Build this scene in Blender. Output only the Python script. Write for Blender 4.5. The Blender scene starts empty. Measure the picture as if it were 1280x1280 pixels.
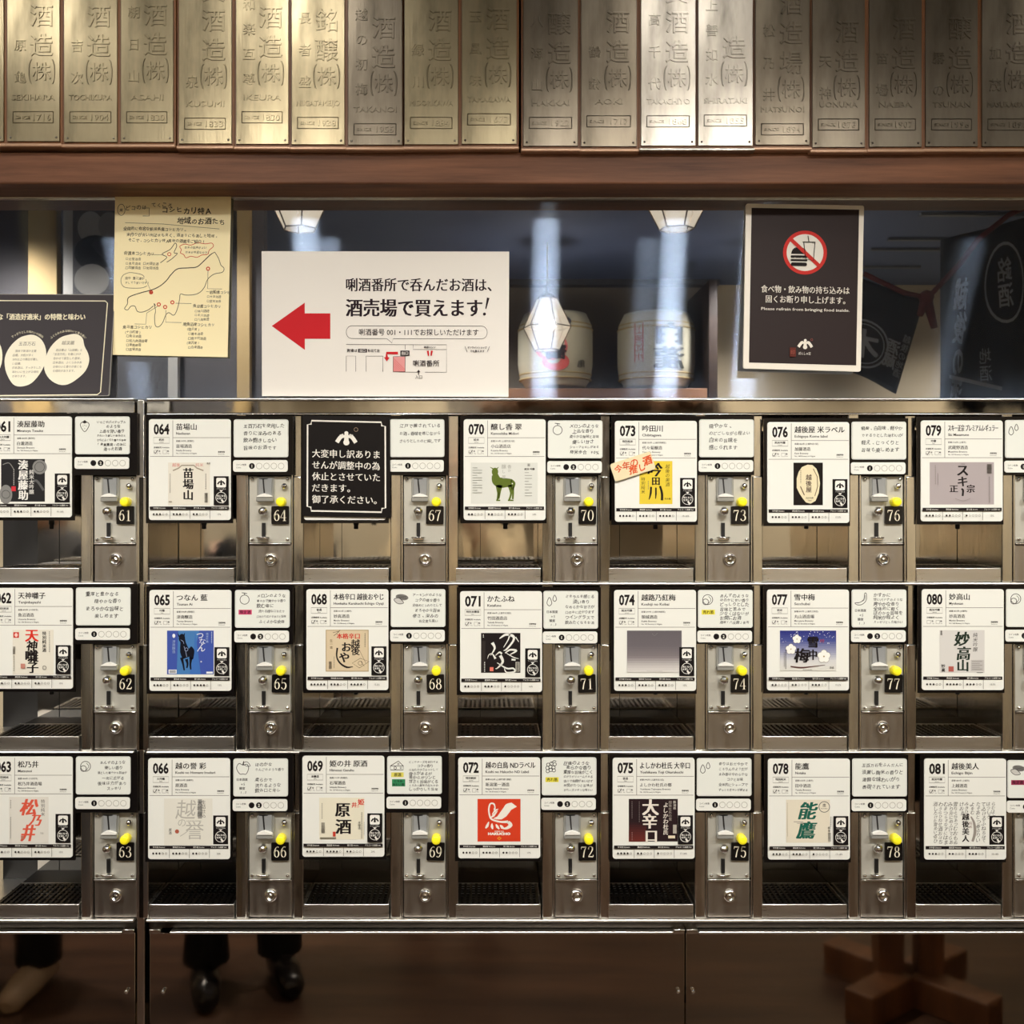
import bpy, bmesh, math, random
from mathutils import Vector, Matrix
R = math.radians
random.seed(7)
scene = bpy.context.scene
COL = scene.collection

# ---------------------------------------------------------------- camera, light, exposure
S = 0.00125            # metres per photograph pixel on the front plane of the machines
D = 1.64               # distance of the lens from that plane
VX, VY = 612.0, 622.0  # pixel the lens looks straight at
ZC = 1.40              # height of pixel row 640
CX = (VX - 640) * S
CZ = ZC - (VY - 640) * S

cam_data = bpy.data.cameras.new('camera')
cam_data.sensor_width = 36
cam_data.lens = 36 * D / (1280 * S)
cam_data.shift_x = (640 - VX) / 1280
cam_data.shift_y = -(640 - VY) / 1280
cam_data.clip_start = 0.01
cam = bpy.data.objects.new('camera', cam_data)
cam.location = (CX, -D, CZ)
cam.rotation_euler = (R(90), 0, 0)
COL.objects.link(cam)
scene.camera = cam

scene.view_settings.view_transform = 'Standard'
scene.view_settings.look = 'None'
scene.view_settings.exposure = 0.10
scene.view_settings.gamma = 1
scene.view_settings.use_curve_mapping = False
scene.cycles.use_denoising = True
scene.cycles.max_bounces = 8
scene.cycles.glossy_bounces = 6
scene.cycles.sample_clamp_indirect = 6
scene.cycles.caustics_reflective = True
scene.cycles.blur_glossy = 0.3

world = bpy.data.worlds.new('world')
scene.world = world
world.use_nodes = True
world.node_tree.nodes['Background'].inputs[0].default_value = (1.0, 0.86, 0.68, 1)
world.node_tree.nodes['Background'].inputs[1].default_value = 0.05

def spot(x, y, z, tx, ty, tz, power, angle, colour=(1, .96, .895), r=.03, blend=.6):
    ld = bpy.data.lights.new('spot_light', 'SPOT')
    ld.energy = power; ld.color = colour; ld.spot_size = R(angle); ld.spot_blend = blend
    ld.shadow_soft_size = r
    o = bpy.data.objects.new('spot_light', ld)
    o.location = (x, y, z)
    o.rotation_euler = (Vector((tx, ty, tz)) - Vector((x, y, z))).to_track_quat('-Z', 'Y').to_euler()
    COL.objects.link(o)
    return o

CEIL = 2.50
# wall washing spotlights in the ceiling just in front of the machines
WASH = [(-.95, 4.2), (-0.43, 4.2), (0.354, 1.9), (1.15, 1.2)]
for wx, wp in WASH:
    spot(wx, -0.66, CEIL - .06, wx, 0.0, 1.93, wp * 1.25, 84, blend=.9)
# frontal fill spots further out in the room, mostly added, aimed at the machines
FRONT = [(-1.62, 112), (-.568, 52), (.129, 38), (.50, 42), (.737, 34), (1.70, 98)]
for wx, wp in FRONT:
    spot(wx, -1.25, CEIL - .06, wx * .74, 0.0, .78, wp, 76, r=.04, blend=1.0)
# added fill spots for the floor, the far plaster wall and the left partition
for wx, wy in [(-1.7, -1.9), (0.2, -1.75), (2.0, -1.8)]:
    spot(wx, wy, CEIL - .06, wx, wy + .3, 0, 26 if wx > 1 else 60, 90, r=.05)
for wx in (-1.6, -.2, 1.1, 2.3):
    spot(wx, -2.75, CEIL - .06, wx, -3.62, .95, 84, 92, r=.05, blend=.9)
for wx in (-1.75, -1.1):  # added fill on the partition and its pale panel
    spot(wx, -1.45, CEIL - .06, wx, -2.02, 1.45, 62, 100, r=.05)

def px(x, y, yy=0.0):
    """the point that pixel (x, y) shows at depth yy"""
    k = S * (D + yy) / D
    return Vector((CX + (x - VX) * k, yy, CZ - (y - VY) * k))

YM = 0.030   # depth of the polished backsplash
def mir(x, y, d):
    """the point in the room, d in front of the backsplash, whose mirror image stands at pixel (x, y)"""
    k = S / D * (D + YM + d)
    return Vector((CX + (x - VX) * k, YM - d, CZ - (y - VY) * k))

# ---------------------------------------------------------------- materials
MATS = {}
def mat(name, col, rough=.5, metal=0., spec=.5, emit=None, strength=0):
    if name in MATS: return MATS[name]
    m = bpy.data.materials.new(name); m.use_nodes = True
    b = m.node_tree.nodes['Principled BSDF']
    b.inputs['Base Color'].default_value = (*col, 1)
    b.inputs['Roughness'].default_value = rough
    b.inputs['Metallic'].default_value = metal
    b.inputs['Specular IOR Level'].default_value = spec
    if emit:
        b.inputs['Emission Color'].default_value = (*emit, 1)
        b.inputs['Emission Strength'].default_value = strength
    MATS[name] = m
    return m

def nodes(m):
    nt = m.node_tree
    return nt, nt.nodes, nt.links, nt.nodes['Principled BSDF']

def noise_chain(nt, scale, mapping, detail=4, rough=.6):
    tc = nt.nodes.new('ShaderNodeTexCoord'); mp = nt.nodes.new('ShaderNodeMapping')
    mp.inputs['Scale'].default_value = mapping
    n = nt.nodes.new('ShaderNodeTexNoise'); n.inputs['Scale'].default_value = scale
    n.inputs['Detail'].default_value = detail; n.inputs['Roughness'].default_value = rough
    nt.links.new(tc.outputs['Object'], mp.inputs[0]); nt.links.new(mp.outputs[0], n.inputs[0])
    return n

def ramp(nt, src, stops):
    r = nt.nodes.new('ShaderNodeValToRGB')
    while len(r.color_ramp.elements) < len(stops): r.color_ramp.elements.new(.5)
    for e, (p, c) in zip(r.color_ramp.elements, stops):
        e.position = p; e.color = (*c, 1) if len(c) == 3 else c
    nt.links.new(src, r.inputs[0])
    return r

def srgb(r, g, b):
    f = lambda c: (c / 255 / 12.92) if c / 255 <= .04045 else ((c / 255 + .055) / 1.055) ** 2.4
    return (f(r), f(g), f(b))

def steel(name, col, r0, r1, mapping=(1, 1, 1), scale=60, bump=.0):
    m = mat(name, col, r0, 1.0)
    nt, N, L, b = nodes(m)
    n = noise_chain(nt, scale, mapping, 5)
    r = ramp(nt, n.outputs['Fac'], [(.35, (r0,) * 3), (.7, (r1,) * 3)])
    L.new(r.outputs[0], b.inputs['Roughness'])
    if bump:
        n2 = noise_chain(nt, 9, (1, 1, .6), 2)
        bp = nt.nodes.new('ShaderNodeBump'); bp.inputs['Strength'].default_value = bump
        bp.inputs['Distance'].default_value = .004
        L.new(n2.outputs['Fac'], bp.inputs['Height']); L.new(bp.outputs[0], b.inputs['Normal'])
    return m

M_POST = steel('polished_steel', (.78, .76, .71), .10, .26, (1, 1, .15), 90, .25)
M_LEDGE = steel('edge_steel', (.80, .78, .74), .16, .26, (.1, 1, 1), 60)
M_MIRROR = steel('mirror_steel', (.60, .57, .52), .03, .10, (1, 1, 1), 20, .20)
M_DOOR = steel('brushed_steel', (.50, .46, .41), .28, .40, (1, 1, .05), 160, .10)
M_TRAY = steel('tray_steel', (.80, .78, .74), .25, .40, (.06, 1, 1), 140, .10)
M_CHROME = mat('chrome', (.85, .84, .82), .08, 1.0)
M_FACE = mat('anodised_plate', srgb(205, 203, 192), .42, .55)
M_BLACK = mat('black_acrylic', srgb(18, 15, 14), .18, 0, .3)
M_DARK = mat('dark_gap', srgb(14, 12, 11), .5, 0)
M_NOZZLE = mat('nozzle_black', srgb(20, 19, 19), .3, 0)
M_CARD = mat('card_white', srgb(230, 230, 222), .38, 0)
M_NOTE = mat('note_white', srgb(226, 228, 220), .32, 0)
M_SLOTBOX = mat('slot_grey', srgb(158, 158, 152), .3, .3)
M_SLOTW = mat('slot_funnel', srgb(236, 234, 226), .3, 0)
M_YELLOW = mat('button_yellow', srgb(242, 228, 40), .35, 0, emit=srgb(250, 232, 20), strength=.22)
M_PLATE = mat('plate_black', srgb(16, 14, 14), .25, 0)

# lower doors: dark polished steel
M_LOW = steel('dark_polished_steel', (.54, .48, .42), .02, .05, (.08, 1, 1), 25, .03)

# backsplash: polished steel with a fine horizontal grain that stretches highlights upright
def backsplash_mat():
    m = bpy.data.materials.new('grained_steel'); m.use_nodes = True
    nt = m.node_tree; N = nt.nodes; L = nt.links
    N.remove(N['Principled BSDF'])
    out = N['Material Output']
    sharp = N.new('ShaderNodeBsdfAnisotropic'); sharp.inputs['Color'].default_value = (.56, .57, .60, 1)
    sharp.inputs['Roughness'].default_value = .014
    grain = N.new('ShaderNodeBsdfAnisotropic'); grain.inputs['Color'].default_value = (.42, .55, .78, 1)
    grain.inputs['Roughness'].default_value = .26
    grain.inputs['Anisotropy'].default_value = .965
    tg = N.new('ShaderNodeTangent'); tg.direction_type = 'RADIAL'; tg.axis = 'Z'
    L.new(tg.outputs[0], grain.inputs['Tangent'])
    grain.inputs['Rotation'].default_value = 0
    mx = N.new('ShaderNodeMixShader'); mx.inputs[0].default_value = .22
    L.new(sharp.outputs[0], mx.inputs[1]); L.new(grain.outputs[0], mx.inputs[2])
    L.new(mx.outputs[0], out.inputs[0])
    return m
M_SPLASH = backsplash_mat()

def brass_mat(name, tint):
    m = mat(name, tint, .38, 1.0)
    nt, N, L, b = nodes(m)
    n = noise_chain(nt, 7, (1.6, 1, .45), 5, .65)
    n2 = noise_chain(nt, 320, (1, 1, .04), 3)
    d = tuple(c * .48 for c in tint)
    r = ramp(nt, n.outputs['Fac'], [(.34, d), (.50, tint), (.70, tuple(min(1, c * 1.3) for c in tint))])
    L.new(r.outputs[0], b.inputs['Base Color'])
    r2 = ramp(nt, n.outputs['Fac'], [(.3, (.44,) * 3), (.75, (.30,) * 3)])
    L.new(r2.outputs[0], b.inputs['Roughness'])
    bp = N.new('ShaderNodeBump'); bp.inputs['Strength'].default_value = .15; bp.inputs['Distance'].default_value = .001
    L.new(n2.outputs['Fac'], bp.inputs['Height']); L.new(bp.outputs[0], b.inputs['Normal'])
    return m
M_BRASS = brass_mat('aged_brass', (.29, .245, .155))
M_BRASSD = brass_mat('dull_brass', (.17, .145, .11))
M_BRASSL = brass_mat('pale_glare_brass', (.42, .39, .34))  # lamp glare on two boards put into a paler tint; small screws share it

def wood_mat(name, dark, light, mapping, rough=.45, scale=12):
    m = mat(name, light, rough)
    nt, N, L, b = nodes(m)
    n = noise_chain(nt, scale, mapping, 8, .65)
    r = ramp(nt, n.outputs['Fac'], [(.3, dark), (.7, light)])
    L.new(r.outputs[0], b.inputs['Base Color'])
    bp = N.new('ShaderNodeBump'); bp.inputs['Strength'].default_value = .25; bp.inputs['Distance'].default_value = .002
    L.new(n.outputs['Fac'], bp.inputs['Height']); L.new(bp.outputs[0], b.inputs['Normal'])
    return m
M_BEAM = wood_mat('beam_wood', srgb(78, 50, 36), srgb(146, 100, 74), (.10, 1, 1.8), .5, 22)
M_BEAM.node_tree.nodes['Principled BSDF'].inputs['Specular IOR Level'].default_value = .2
M_EDGE = mat('bright_edge_steel', (.90, .88, .84), .30, 1.0)
M_KICK = mat('kick_steel', (.08, .07, .06), .3, 1.0)
M_RAIL = mat('lit_rail', srgb(196, 158, 130), .35, .3)  # light caught by the bottom rails put into a pale tint
M_BOARD = wood_mat('board_wood', srgb(92, 56, 30), srgb(150, 98, 52), (1, 1, .1), .45, 20)
M_DWOOD = wood_mat('dark_wood', srgb(28, 18, 14), srgb(52, 34, 25), (.2, 1, 1), .5)
M_FLOOR = wood_mat('floor_wood', srgb(52, 36, 27), srgb(92, 64, 46), (.15, 1.2, 1), .45, 8)
M_TABLE = wood_mat('table_wood', srgb(84, 52, 32), srgb(128, 84, 52), (1, .2, .2), .5)
M_SHELF = wood_mat('shelf_wood', srgb(120, 84, 60), srgb(160, 116, 84), (.2, 1, 1), .5)
M_PLASTER = mat('plaster', srgb(206, 190, 160), .9)
M_CEIL = mat('ceiling_slate', srgb(84, 100, 136), .8)

# ---------------------------------------------------------------- object helpers
def new_obj(name, me, parent=None, loc=(0, 0, 0)):
    o = bpy.data.objects.new(name, me)
    COL.objects.link(o)
    if parent: o.parent = parent
    o.location = loc
    return o
def tag(o, label=None, cat=None, group=None, kind=None):
    if label: o['label'] = label
    if cat: o['category'] = cat
    if group: o['group'] = group
    if kind: o['kind'] = kind
    return o
def thing(name, label, cat, loc, group=None):
    o = new_obj(name, None, None, loc)
    o.empty_display_size = .05
    return tag(o, label, cat, group)

class MB:
    """mesh builder in metres"""
    def __init__(self): self.bm = bmesh.new(); self.mats = []
    def mi(self, m):
        if m not in self.mats: self.mats.append(m)
        return self.mats.index(m)
    def face(self, pts, m):
        vs = [self.bm.verts.new(p) for p in pts]
        f = self.bm.faces.new(vs); f.material_index = self.mi(m); return f
    def box(self, x0, x1, y0, y1, z0, z1, m, bevel=0, seg=2):
        r = bmesh.ops.create_cube(self.bm, size=1)
        vs = r['verts']
        for v in vs:
            v.co = Vector((x0 + (v.co.x + .5) * (x1 - x0), y0 + (v.co.y + .5) * (y1 - y0), z0 + (v.co.z + .5) * (z1 - z0)))
        fs = {f for v in vs for f in v.link_faces}
        i = self.mi(m)
        for f in fs: f.material_index = i
        if bevel:
            es = list({e for f in fs for e in f.edges})
            rr = bmesh.ops.bevel(self.bm, geom=es, offset=bevel, segments=seg, affect='EDGES', profile=.5)
            for f in rr['faces']: f.material_index = i; f.smooth = True
        return self
    def prism(self, pts, y0, y1, m, smooth=False):
        """outline pts (x, z) extruded from y0 (front) to y1 (back)"""
        i = self.mi(m); n = len(pts)
        a = [self.bm.verts.new((p[0], y0, p[1])) for p in pts]
        b = [self.bm.verts.new((p[0], y1, p[1])) for p in pts]
        fs = [self.bm.faces.new(a), self.bm.faces.new(list(reversed(b)))]
        for k in range(n):
            f = self.bm.faces.new((a[k], b[k], b[(k + 1) % n], a[(k + 1) % n])); f.smooth = smooth
            fs.append(f)
        for f in fs: f.material_index = i
        return self
    def lathe(self, c, prof, m, n=20, axis='Y', smooth=True):
        """profile [(radius, along axis)] turned about the axis through c"""
        i = self.mi(m); rings = []
        c = Vector(c)
        for r, h in prof:
            ring = []
            if r <= 1e-7:
                p = c + (Vector((0, h, 0)) if axis == 'Y' else Vector((0, 0, h)))
                ring = [self.bm.verts.new(p)]
            else:
                for k in range(n):
                    a = 2 * math.pi * k / n
                    if axis == 'Y': p = c + Vector((r * math.cos(a), h, r * math.sin(a)))
                    else: p = c + Vector((r * math.cos(a), r * math.sin(a), h))
                    ring.append(self.bm.verts.new(p))
            rings.append(ring)
        for A, B in zip(rings, rings[1:]):
            for k in range(n):
                q = [A[k % len(A)], A[(k + 1) % len(A)], B[(k + 1) % len(B)], B[k % len(B)]]
                u = []
                for v in q:
                    if v not in u: u.append(v)
                if len(u) > 2:
                    f = self.bm.faces.new(u); f.material_index = i; f.smooth = smooth
        for rg, flip in ((rings[0], 0), (rings[-1], 1)):
            if len(rg) > 2:
                f = self.bm.faces.new(rg if flip else list(reversed(rg))); f.material_index = i
        return self
    def tube(self, pts, r, m, n=8, closed=False):
        i = self.mi(m); pts = [Vector(p) for p in pts]; rings = []
        rs = r if isinstance(r, (list, tuple)) else [r] * len(pts)
        up = Vector((0, 0, 1))
        for k, p in enumerate(pts):
            a = pts[max(k - 1, 0)]; b = pts[min(k + 1, len(pts) - 1)]
            t = (b - a).normalized()
            u = t.cross(up)
            if u.length < 1e-4: u = t.cross(Vector((0, 1, 0)))
            u.normalize(); w = u.cross(t)
            rings.append([self.bm.verts.new(p + (u * math.cos(q) + w * math.sin(q)) * rs[k])
                          for q in [2 * math.pi * j / n for j in range(n)]])
        for A, B in zip(rings, rings[1:]):
            for k in range(n):
                f = self.bm.faces.new((A[k], A[(k + 1) % n], B[(k + 1) % n], B[k])); f.material_index = i; f.smooth = True
        for rg in (rings[0], rings[-1]):
            f = self.bm.faces.new(rg); f.material_index = i
        return self
    def mesh(self, name):
        bmesh.ops.recalc_face_normals(self.bm, faces=self.bm.faces)
        me = bpy.data.meshes.new(name); self.bm.to_mesh(me); self.bm.free()
        for m in self.mats: me.materials.append(m)
        return me
    def build(self, name, parent=None, loc=(0, 0, 0)):
        return new_obj(name, self.mesh(name), parent, loc)

def rrpts(x0, y0, x1, y1, r, n=5):
    out = []
    for cx, cy, a0 in ((x1 - r, y0 + r, -90), (x1 - r, y1 - r, 0), (x0 + r, y1 - r, 90), (x0 + r, y0 + r, 180)):
        for k in range(n + 1):
            a = R(a0 + 90 * k / n); out.append((cx + r * math.cos(a), cy + r * math.sin(a)))
    return out

# ---------------------------------------------------------------- printing (flat lettering and artwork on cards)
GCACHE = {}
def glyph(text, bold=0.0, res=2):
    key = (text, round(bold, 4), res)
    if key in GCACHE: return GCACHE[key]
    cu = bpy.data.curves.new('t', 'FONT'); cu.body = text; cu.size = 1; cu.offset = bold
    cu.resolution_u = res; cu.fill_mode = 'FRONT'
    ob = bpy.data.objects.new('t', cu)
    me = ob.to_mesh()
    vs = [(v.co.x, v.co.y) for v in me.vertices]; fs = [tuple(p.vertices) for p in me.polygons]
    ob.to_mesh_clear(); bpy.data.objects.remove(ob); bpy.data.curves.remove(cu)
    xs = [v[0] for v in vs] or [0]; ys = [v[1] for v in vs] or [0]
    GCACHE[key] = (vs, fs, min(xs), max(xs), min(ys), max(ys))
    return GCACHE[key]

INK = srgb(30, 24, 24)
class Print:
    """px coordinates (x right, y down); each call lies a hair in front of the one before"""
    def __init__(self, y0=0.0, xf=None, scale=S, step=.00004):
        self.v = []; self.f = []; self.m = []; self.mats = []; self.y = y0; self.s = scale; self.step = step
        self.xf = xf or (lambda x, y, h: (x * self.s, h, -y * self.s))
    def mi(self, c):
        m = c if not isinstance(c, tuple) else mat('ink_%02x%02x%02x' % tuple(int(max(0, min(1, q)) ** (1 / 2.2) * 255) for q in c), c, .6, 0, .12)
        if m not in self.mats: self.mats.append(m)
        return self.mats.index(m)
    def raw(self, vs, fs, c, bump=True, lift=0):
        if bump: self.y -= self.step; yy = self.y
        else: yy = self.y - self.step * (.4 + lift)
        i = self.mi(c); b = len(self.v)
        self.v += [self.xf(x, y, yy) for x, y in vs]
        self.f += [tuple(b + k for k in f) for f in fs]; self.m += [i] * len(fs)
    def slab(self, pts, thick, c):
        """a real piece with thickness under the print"""
        n = len(pts); i = self.mi(c); b = len(self.v); y = self.y
        self.v += [self.xf(p[0], p[1], y) for p in pts] + [self.xf(p[0], p[1], y + thick) for p in pts]
        self.f += [tuple(range(b, b + n)), tuple(range(b + 2 * n - 1, b + n - 1, -1))]
        self.f += [(b + k, b + n + k, b + n + (k + 1) % n, b + (k + 1) % n) for k in range(n)]
        self.m += [i] * (n + 2)
    def poly(self, pts, c): self.raw(pts, [tuple(range(len(pts)))], c)
    def rect(self, x0, y0, x1, y1, c): self.poly([(x0, y0), (x1, y0), (x1, y1), (x0, y1)], c)
    def rrect(self, x0, y0, x1, y1, r, c): self.poly(rrpts(x0, y0, x1, y1, r), c)
    def ell(self, cx, cy, rx, ry, c, n=20, rot=0):
        ca, sa = math.cos(R(rot)), math.sin(R(rot)); pts = []
        for k in range(n):
            a = 2 * math.pi * k / n; x, y = rx * math.cos(a), ry * math.sin(a)
            pts.append((cx + x * ca - y * sa, cy + x * sa + y * ca))
        self.poly(pts, c)
    def line(self, pts, w, c, closed=False):
        """w: one width or a list"""
        n = len(pts); ws = w if isinstance(w, (list, tuple)) else [w] * n
        vs = []; fs = []
        for k in range(n):
            a = pts[(k - 1) % n] if closed else pts[max(k - 1, 0)]
            b = pts[(k + 1) % n] if closed else pts[min(k + 1, n - 1)]
            dx, dy = b[0] - a[0], b[1] - a[1]; l = math.hypot(dx, dy) or 1
            nx, ny = -dy / l * ws[k] / 2, dx / l * ws[k] / 2
            vs += [(pts[k][0] + nx, pts[k][1] + ny), (pts[k][0] - nx, pts[k][1] - ny)]
        for k in range(n if closed else n - 1):
            a = 2 * k; b = 2 * ((k + 1) % n); fs.append((a, a + 1, b + 1, b))
        self.raw(vs, fs, c, False)
    def curve(self, pts, w, c, closed=False, k=5):
        n = len(pts); ws = w if isinstance(w, (list, tuple)) else [w] * n
        out = []; ow = []
        g = (lambda i: i % n) if closed else (lambda i: max(0, min(n - 1, i)))
        for i in range(n if closed else n - 1):
            p = [pts[g(i + j)] for j in (-1, 0, 1, 2)]
            for q in range(k):
                t = q / k
                f = lambda a, b, cc, d: .5 * (2 * b + (cc - a) * t + (2 * a - 5 * b + 4 * cc - d) * t * t + (3 * b - a - 3 * cc + d) * t ** 3)
                out.append((f(*[z[0] for z in p]), f(*[z[1] for z in p]))); ow.append(ws[g(i)] * (1 - t) + ws[g(i + 1)] * t)
        if not closed: out.append(pts[-1]); ow.append(ws[-1])
        self.line(out, ow, c, closed)
    def ring(self, cx, cy, r, w, c, n=20, ry=None):
        ry = ry or r
        self.line([(cx + r * math.cos(2 * math.pi * k / n), cy + ry * math.sin(2 * math.pi * k / n)) for k in range(n)], w, c, True)
    def text(self, s, x, y, size, c=INK, align='L', bold=0., sx=1., contrast=0., skew=0., rot=0., width=None, jitter=0., res=2):
        """y is the middle of the letters; width forces the overall width in px"""
        cjk = any(ord(q) > 255 for q in s)
        vs, fs, x0, x1, y0, y1 = glyph(s, 0 if cjk else bold, res)
        offs = [(0, 0)]
        if contrast: offs = [(-contrast, 0), (0, 0), (contrast, 0)]
        if cjk and bold > 0:
            e = bold * .9; offs = [(d + p, q) for d, _ in offs[::2] or offs for p in (-e, e) for q in (-e, e)]
        if not vs: return
        if width: sx = width / ((x1 - x0) * size)
        w = (x1 - x0) * size * sx
        ox = x if align == 'L' else (x - w / 2 if align == 'C' else x - w)
        ca, sa = math.cos(R(rot)), math.sin(R(rot))
        rnd = jitter > 0
        for li, (dx, dy) in enumerate(offs):
            o = []
            for a, b in vs:
                u = (a - x0) * size * sx + dx * size + (b - .35) * skew * size
                v = -(b - .37 + dy) * size
                if rnd: u += jitter * size * math.sin(b * 9 + a * 3); v += jitter * size * math.sin(a * 7 + 1.3)
                U = ox - x + u
                o.append((x + U * ca - v * sa, y + U * sa + v * ca))
            self.raw(o, fs, c, False, li * .07)
    def vtext(self, s, x, y, size, c=INK, pitch=None, **k):
        for i, ch in enumerate(s):
            if ch != ' ': self.text(ch, x, y + (i + .5) * (pitch or size), size, c, 'C', **k)
    def hand(self, s, x, y, size, c=INK, seed=0, thick=.006):
        """handwriting: letters of uneven size, height and slant"""
        rnd = random.Random(seed * 77 + len(s)); cx = x
        for ch in s:
            if ch in ' 　': cx += size * .6; continue
            q = size * rnd.uniform(.80, 1.08)
            self.text(ch, cx + size * .48, y + rnd.uniform(-.1, .1) * size, q, c, 'C', bold=thick, skew=rnd.uniform(-.02, .2), rot=rnd.uniform(-7, 7), jitter=.02)
            cx += size * (.96 if ord(ch) > 255 else .62)
    def fade(self, x0, y0, x1, y1, stops, n=18):
        for k in range(n):
            t = (k + .5) / n
            for (p, a), (q, b) in zip(stops, stops[1:]):
                if p <= t <= q:
                    u = (t - p) / (q - p); c = tuple(a[j] * (1 - u) + b[j] * u for j in range(3)); break
            self.rect(x0, y0 + (y1 - y0) * k / n, x1, y0 + (y1 - y0) * (k + 1) / n, c)

    def mesh(self, name):
        me = bpy.data.meshes.new(name); me.from_pydata(self.v, [], self.f)
        for m in self.mats: me.materials.append(m)
        for p, i in zip(me.polygons, self.m): p.material_index = i
        me.update(); return me
    def build(self, name, parent=None, loc=(0, 0, 0)):
        return new_obj(name, self.mesh(name), parent, loc)

# numerals of the little black plates: an upright roman face with thick and thin strokes
def ringstroke(P, cx, cy, rx, ry, wt, wn, c, x, y, w, h, a0=0, a1=360, n=22):
    pts = []; ws = []
    cnt = n
    for k in range(cnt + 1):
        a = R(a0 + (a1 - a0) * k / cnt)
        pts.append((x + (cx + rx * math.cos(a)) * w, y + (cy + ry * math.sin(a)) * h))
        ws.append((wn + (wt - wn) * abs(math.cos(a)) ** 1.3) * w)
    P.line(pts, ws, c)
def digit(P, ch, x, y, w, h, c):
    """unit box: x 0..1, y 0 (top)..1 (bottom)"""
    T, N = .19, .055
    q = lambda pts, ws: P.curve([(x + a * w, y + b * h) for a, b in pts], [k * w for k in ws], c)
    if ch == '0': ringstroke(P, .5, .5, .36, .47, T, N, c, x, y, w, h)
    elif ch == '1':
        q([(.5, .03), (.5, .97)], [T, T]); q([(.22, .97), (.78, .97)], [N, N]); q([(.22, .14), (.40, .10), (.5, .03)], [N, N, N])
    elif ch == '2':
        q([(.20, .27), (.24, .10), (.50, .03), (.76, .12), (.78, .30), (.58, .54), (.14, .92)], [.17, .10, N, .17, T, .14, N])
        q([(.14, .92), (.50, .92), (.82, .93), (.88, .76)], [.14, .16, .14, N])
    elif ch == '3':
        q([(.20, .20), (.34, .05), (.56, .04), (.76, .14), (.74, .34), (.58, .46), (.40, .47)], [.16, .08, N, .16, T, .10, N])
        q([(.40, .47), (.64, .50), (.82, .64), (.80, .84), (.54, .97), (.28, .94), (.15, .80)], [N, .10, T, T, N, .09, .18])
    elif ch == '4':
        q([(.66, .03), (.66, .97)], [T, T]); q([(.62, .05), (.06, .70)], [N, N]); q([(.06, .70), (.95, .70)], [N, N]); q([(.42, .97), (.90, .97)], [N, N])
    elif ch == '5':
        q([(.24, .05), (.80, .05)], [.12, .12]); q([(.25, .05), (.20, .46)], [N, N])
        q([(.20, .46), (.46, .38), (.74, .46), (.82, .68), (.70, .90), (.42, .97), (.15, .82)], [N, .08, .18, T, .18, N, .18])
    elif ch == '6':
        ringstroke(P, .52, .66, .32, .30, T, N, c, x, y, w, h)
        q([(.82, .10), (.60, .05), (.34, .22), (.19, .50), (.20, .68)], [.15, N, .12, T, T])
    elif ch == '7':
        q([(.14, .07), (.86, .07)], [.15, .15]); q([(.13, .05), (.12, .26)], [N, N]); q([(.87, .07), (.60, .42), (.42, .97)], [N, .15, T])
    elif ch == '8':
        ringstroke(P, .5, .26, .26, .22, .19, N, c, x, y, w, h); ringstroke(P, .5, .73, .33, .24, T, N, c, x, y, w, h)
    elif ch == '9':
        ringstroke(P, .48, .33, .32, .30, T, N, c, x, y, w, h)
        q([(.81, .32), (.80, .54), (.62, .84), (.38, .96), (.16, .88)], [T, T, .12, N, .15])
def number(P, s, cx, cy, h, c, w=.52):
    x = cx - len(s) * h * w / 2
    for ch in s:
        digit(P, ch, x, cy - h / 2, h * w * .96, h, c); x += h * w

# flower-shaped house mark
def house_mark(P, cx, cy, s, c):
    P.curve([(cx, cy - .42 * s), (cx, cy + .36 * s)], [.22 * s, .34 * s], c)
    P.ell(cx, cy + .26 * s, .20 * s, .19 * s, c)
    P.ell(cx, cy - .36 * s, .13 * s, .12 * s, c)
    for k in (-1, 1):
        P.curve([(cx + k * .04 * s, cy - .14 * s), (cx + k * .36 * s, cy - .10 * s), (cx + k * .62 * s, cy + .26 * s)], [.12 * s, .26 * s, .26 * s], c)
        P.curve([(cx + k * .20 * s, cy - .26 * s), (cx + k * .44 * s, cy - .22 * s)], [.10 * s, .04 * s], c)
# ================================================================ the machines
COINX = [117, 311, 504.5, 694.5, 885.5, 1077.5, 1270]
ROWA = [595.5, 806, 1016]
BACK = .16
STOPX0, STOPX1 = -60, 168          # left machine
RX0, RX1 = 183, 1420               # right machine

def fx(x): return (x - 640) * S
def fz(y): return ZC - (y - 640) * S
def bx(b, x0, x1, ya, yb, y0, y1, m, bevel=0, seg=2):
    """x, y in photograph pixels of the front plane, ya..yb depth in metres"""
    return b.box(fx(x0), fx(x1), ya, yb, fz(y1), fz(y0), m, bevel, seg)

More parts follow.
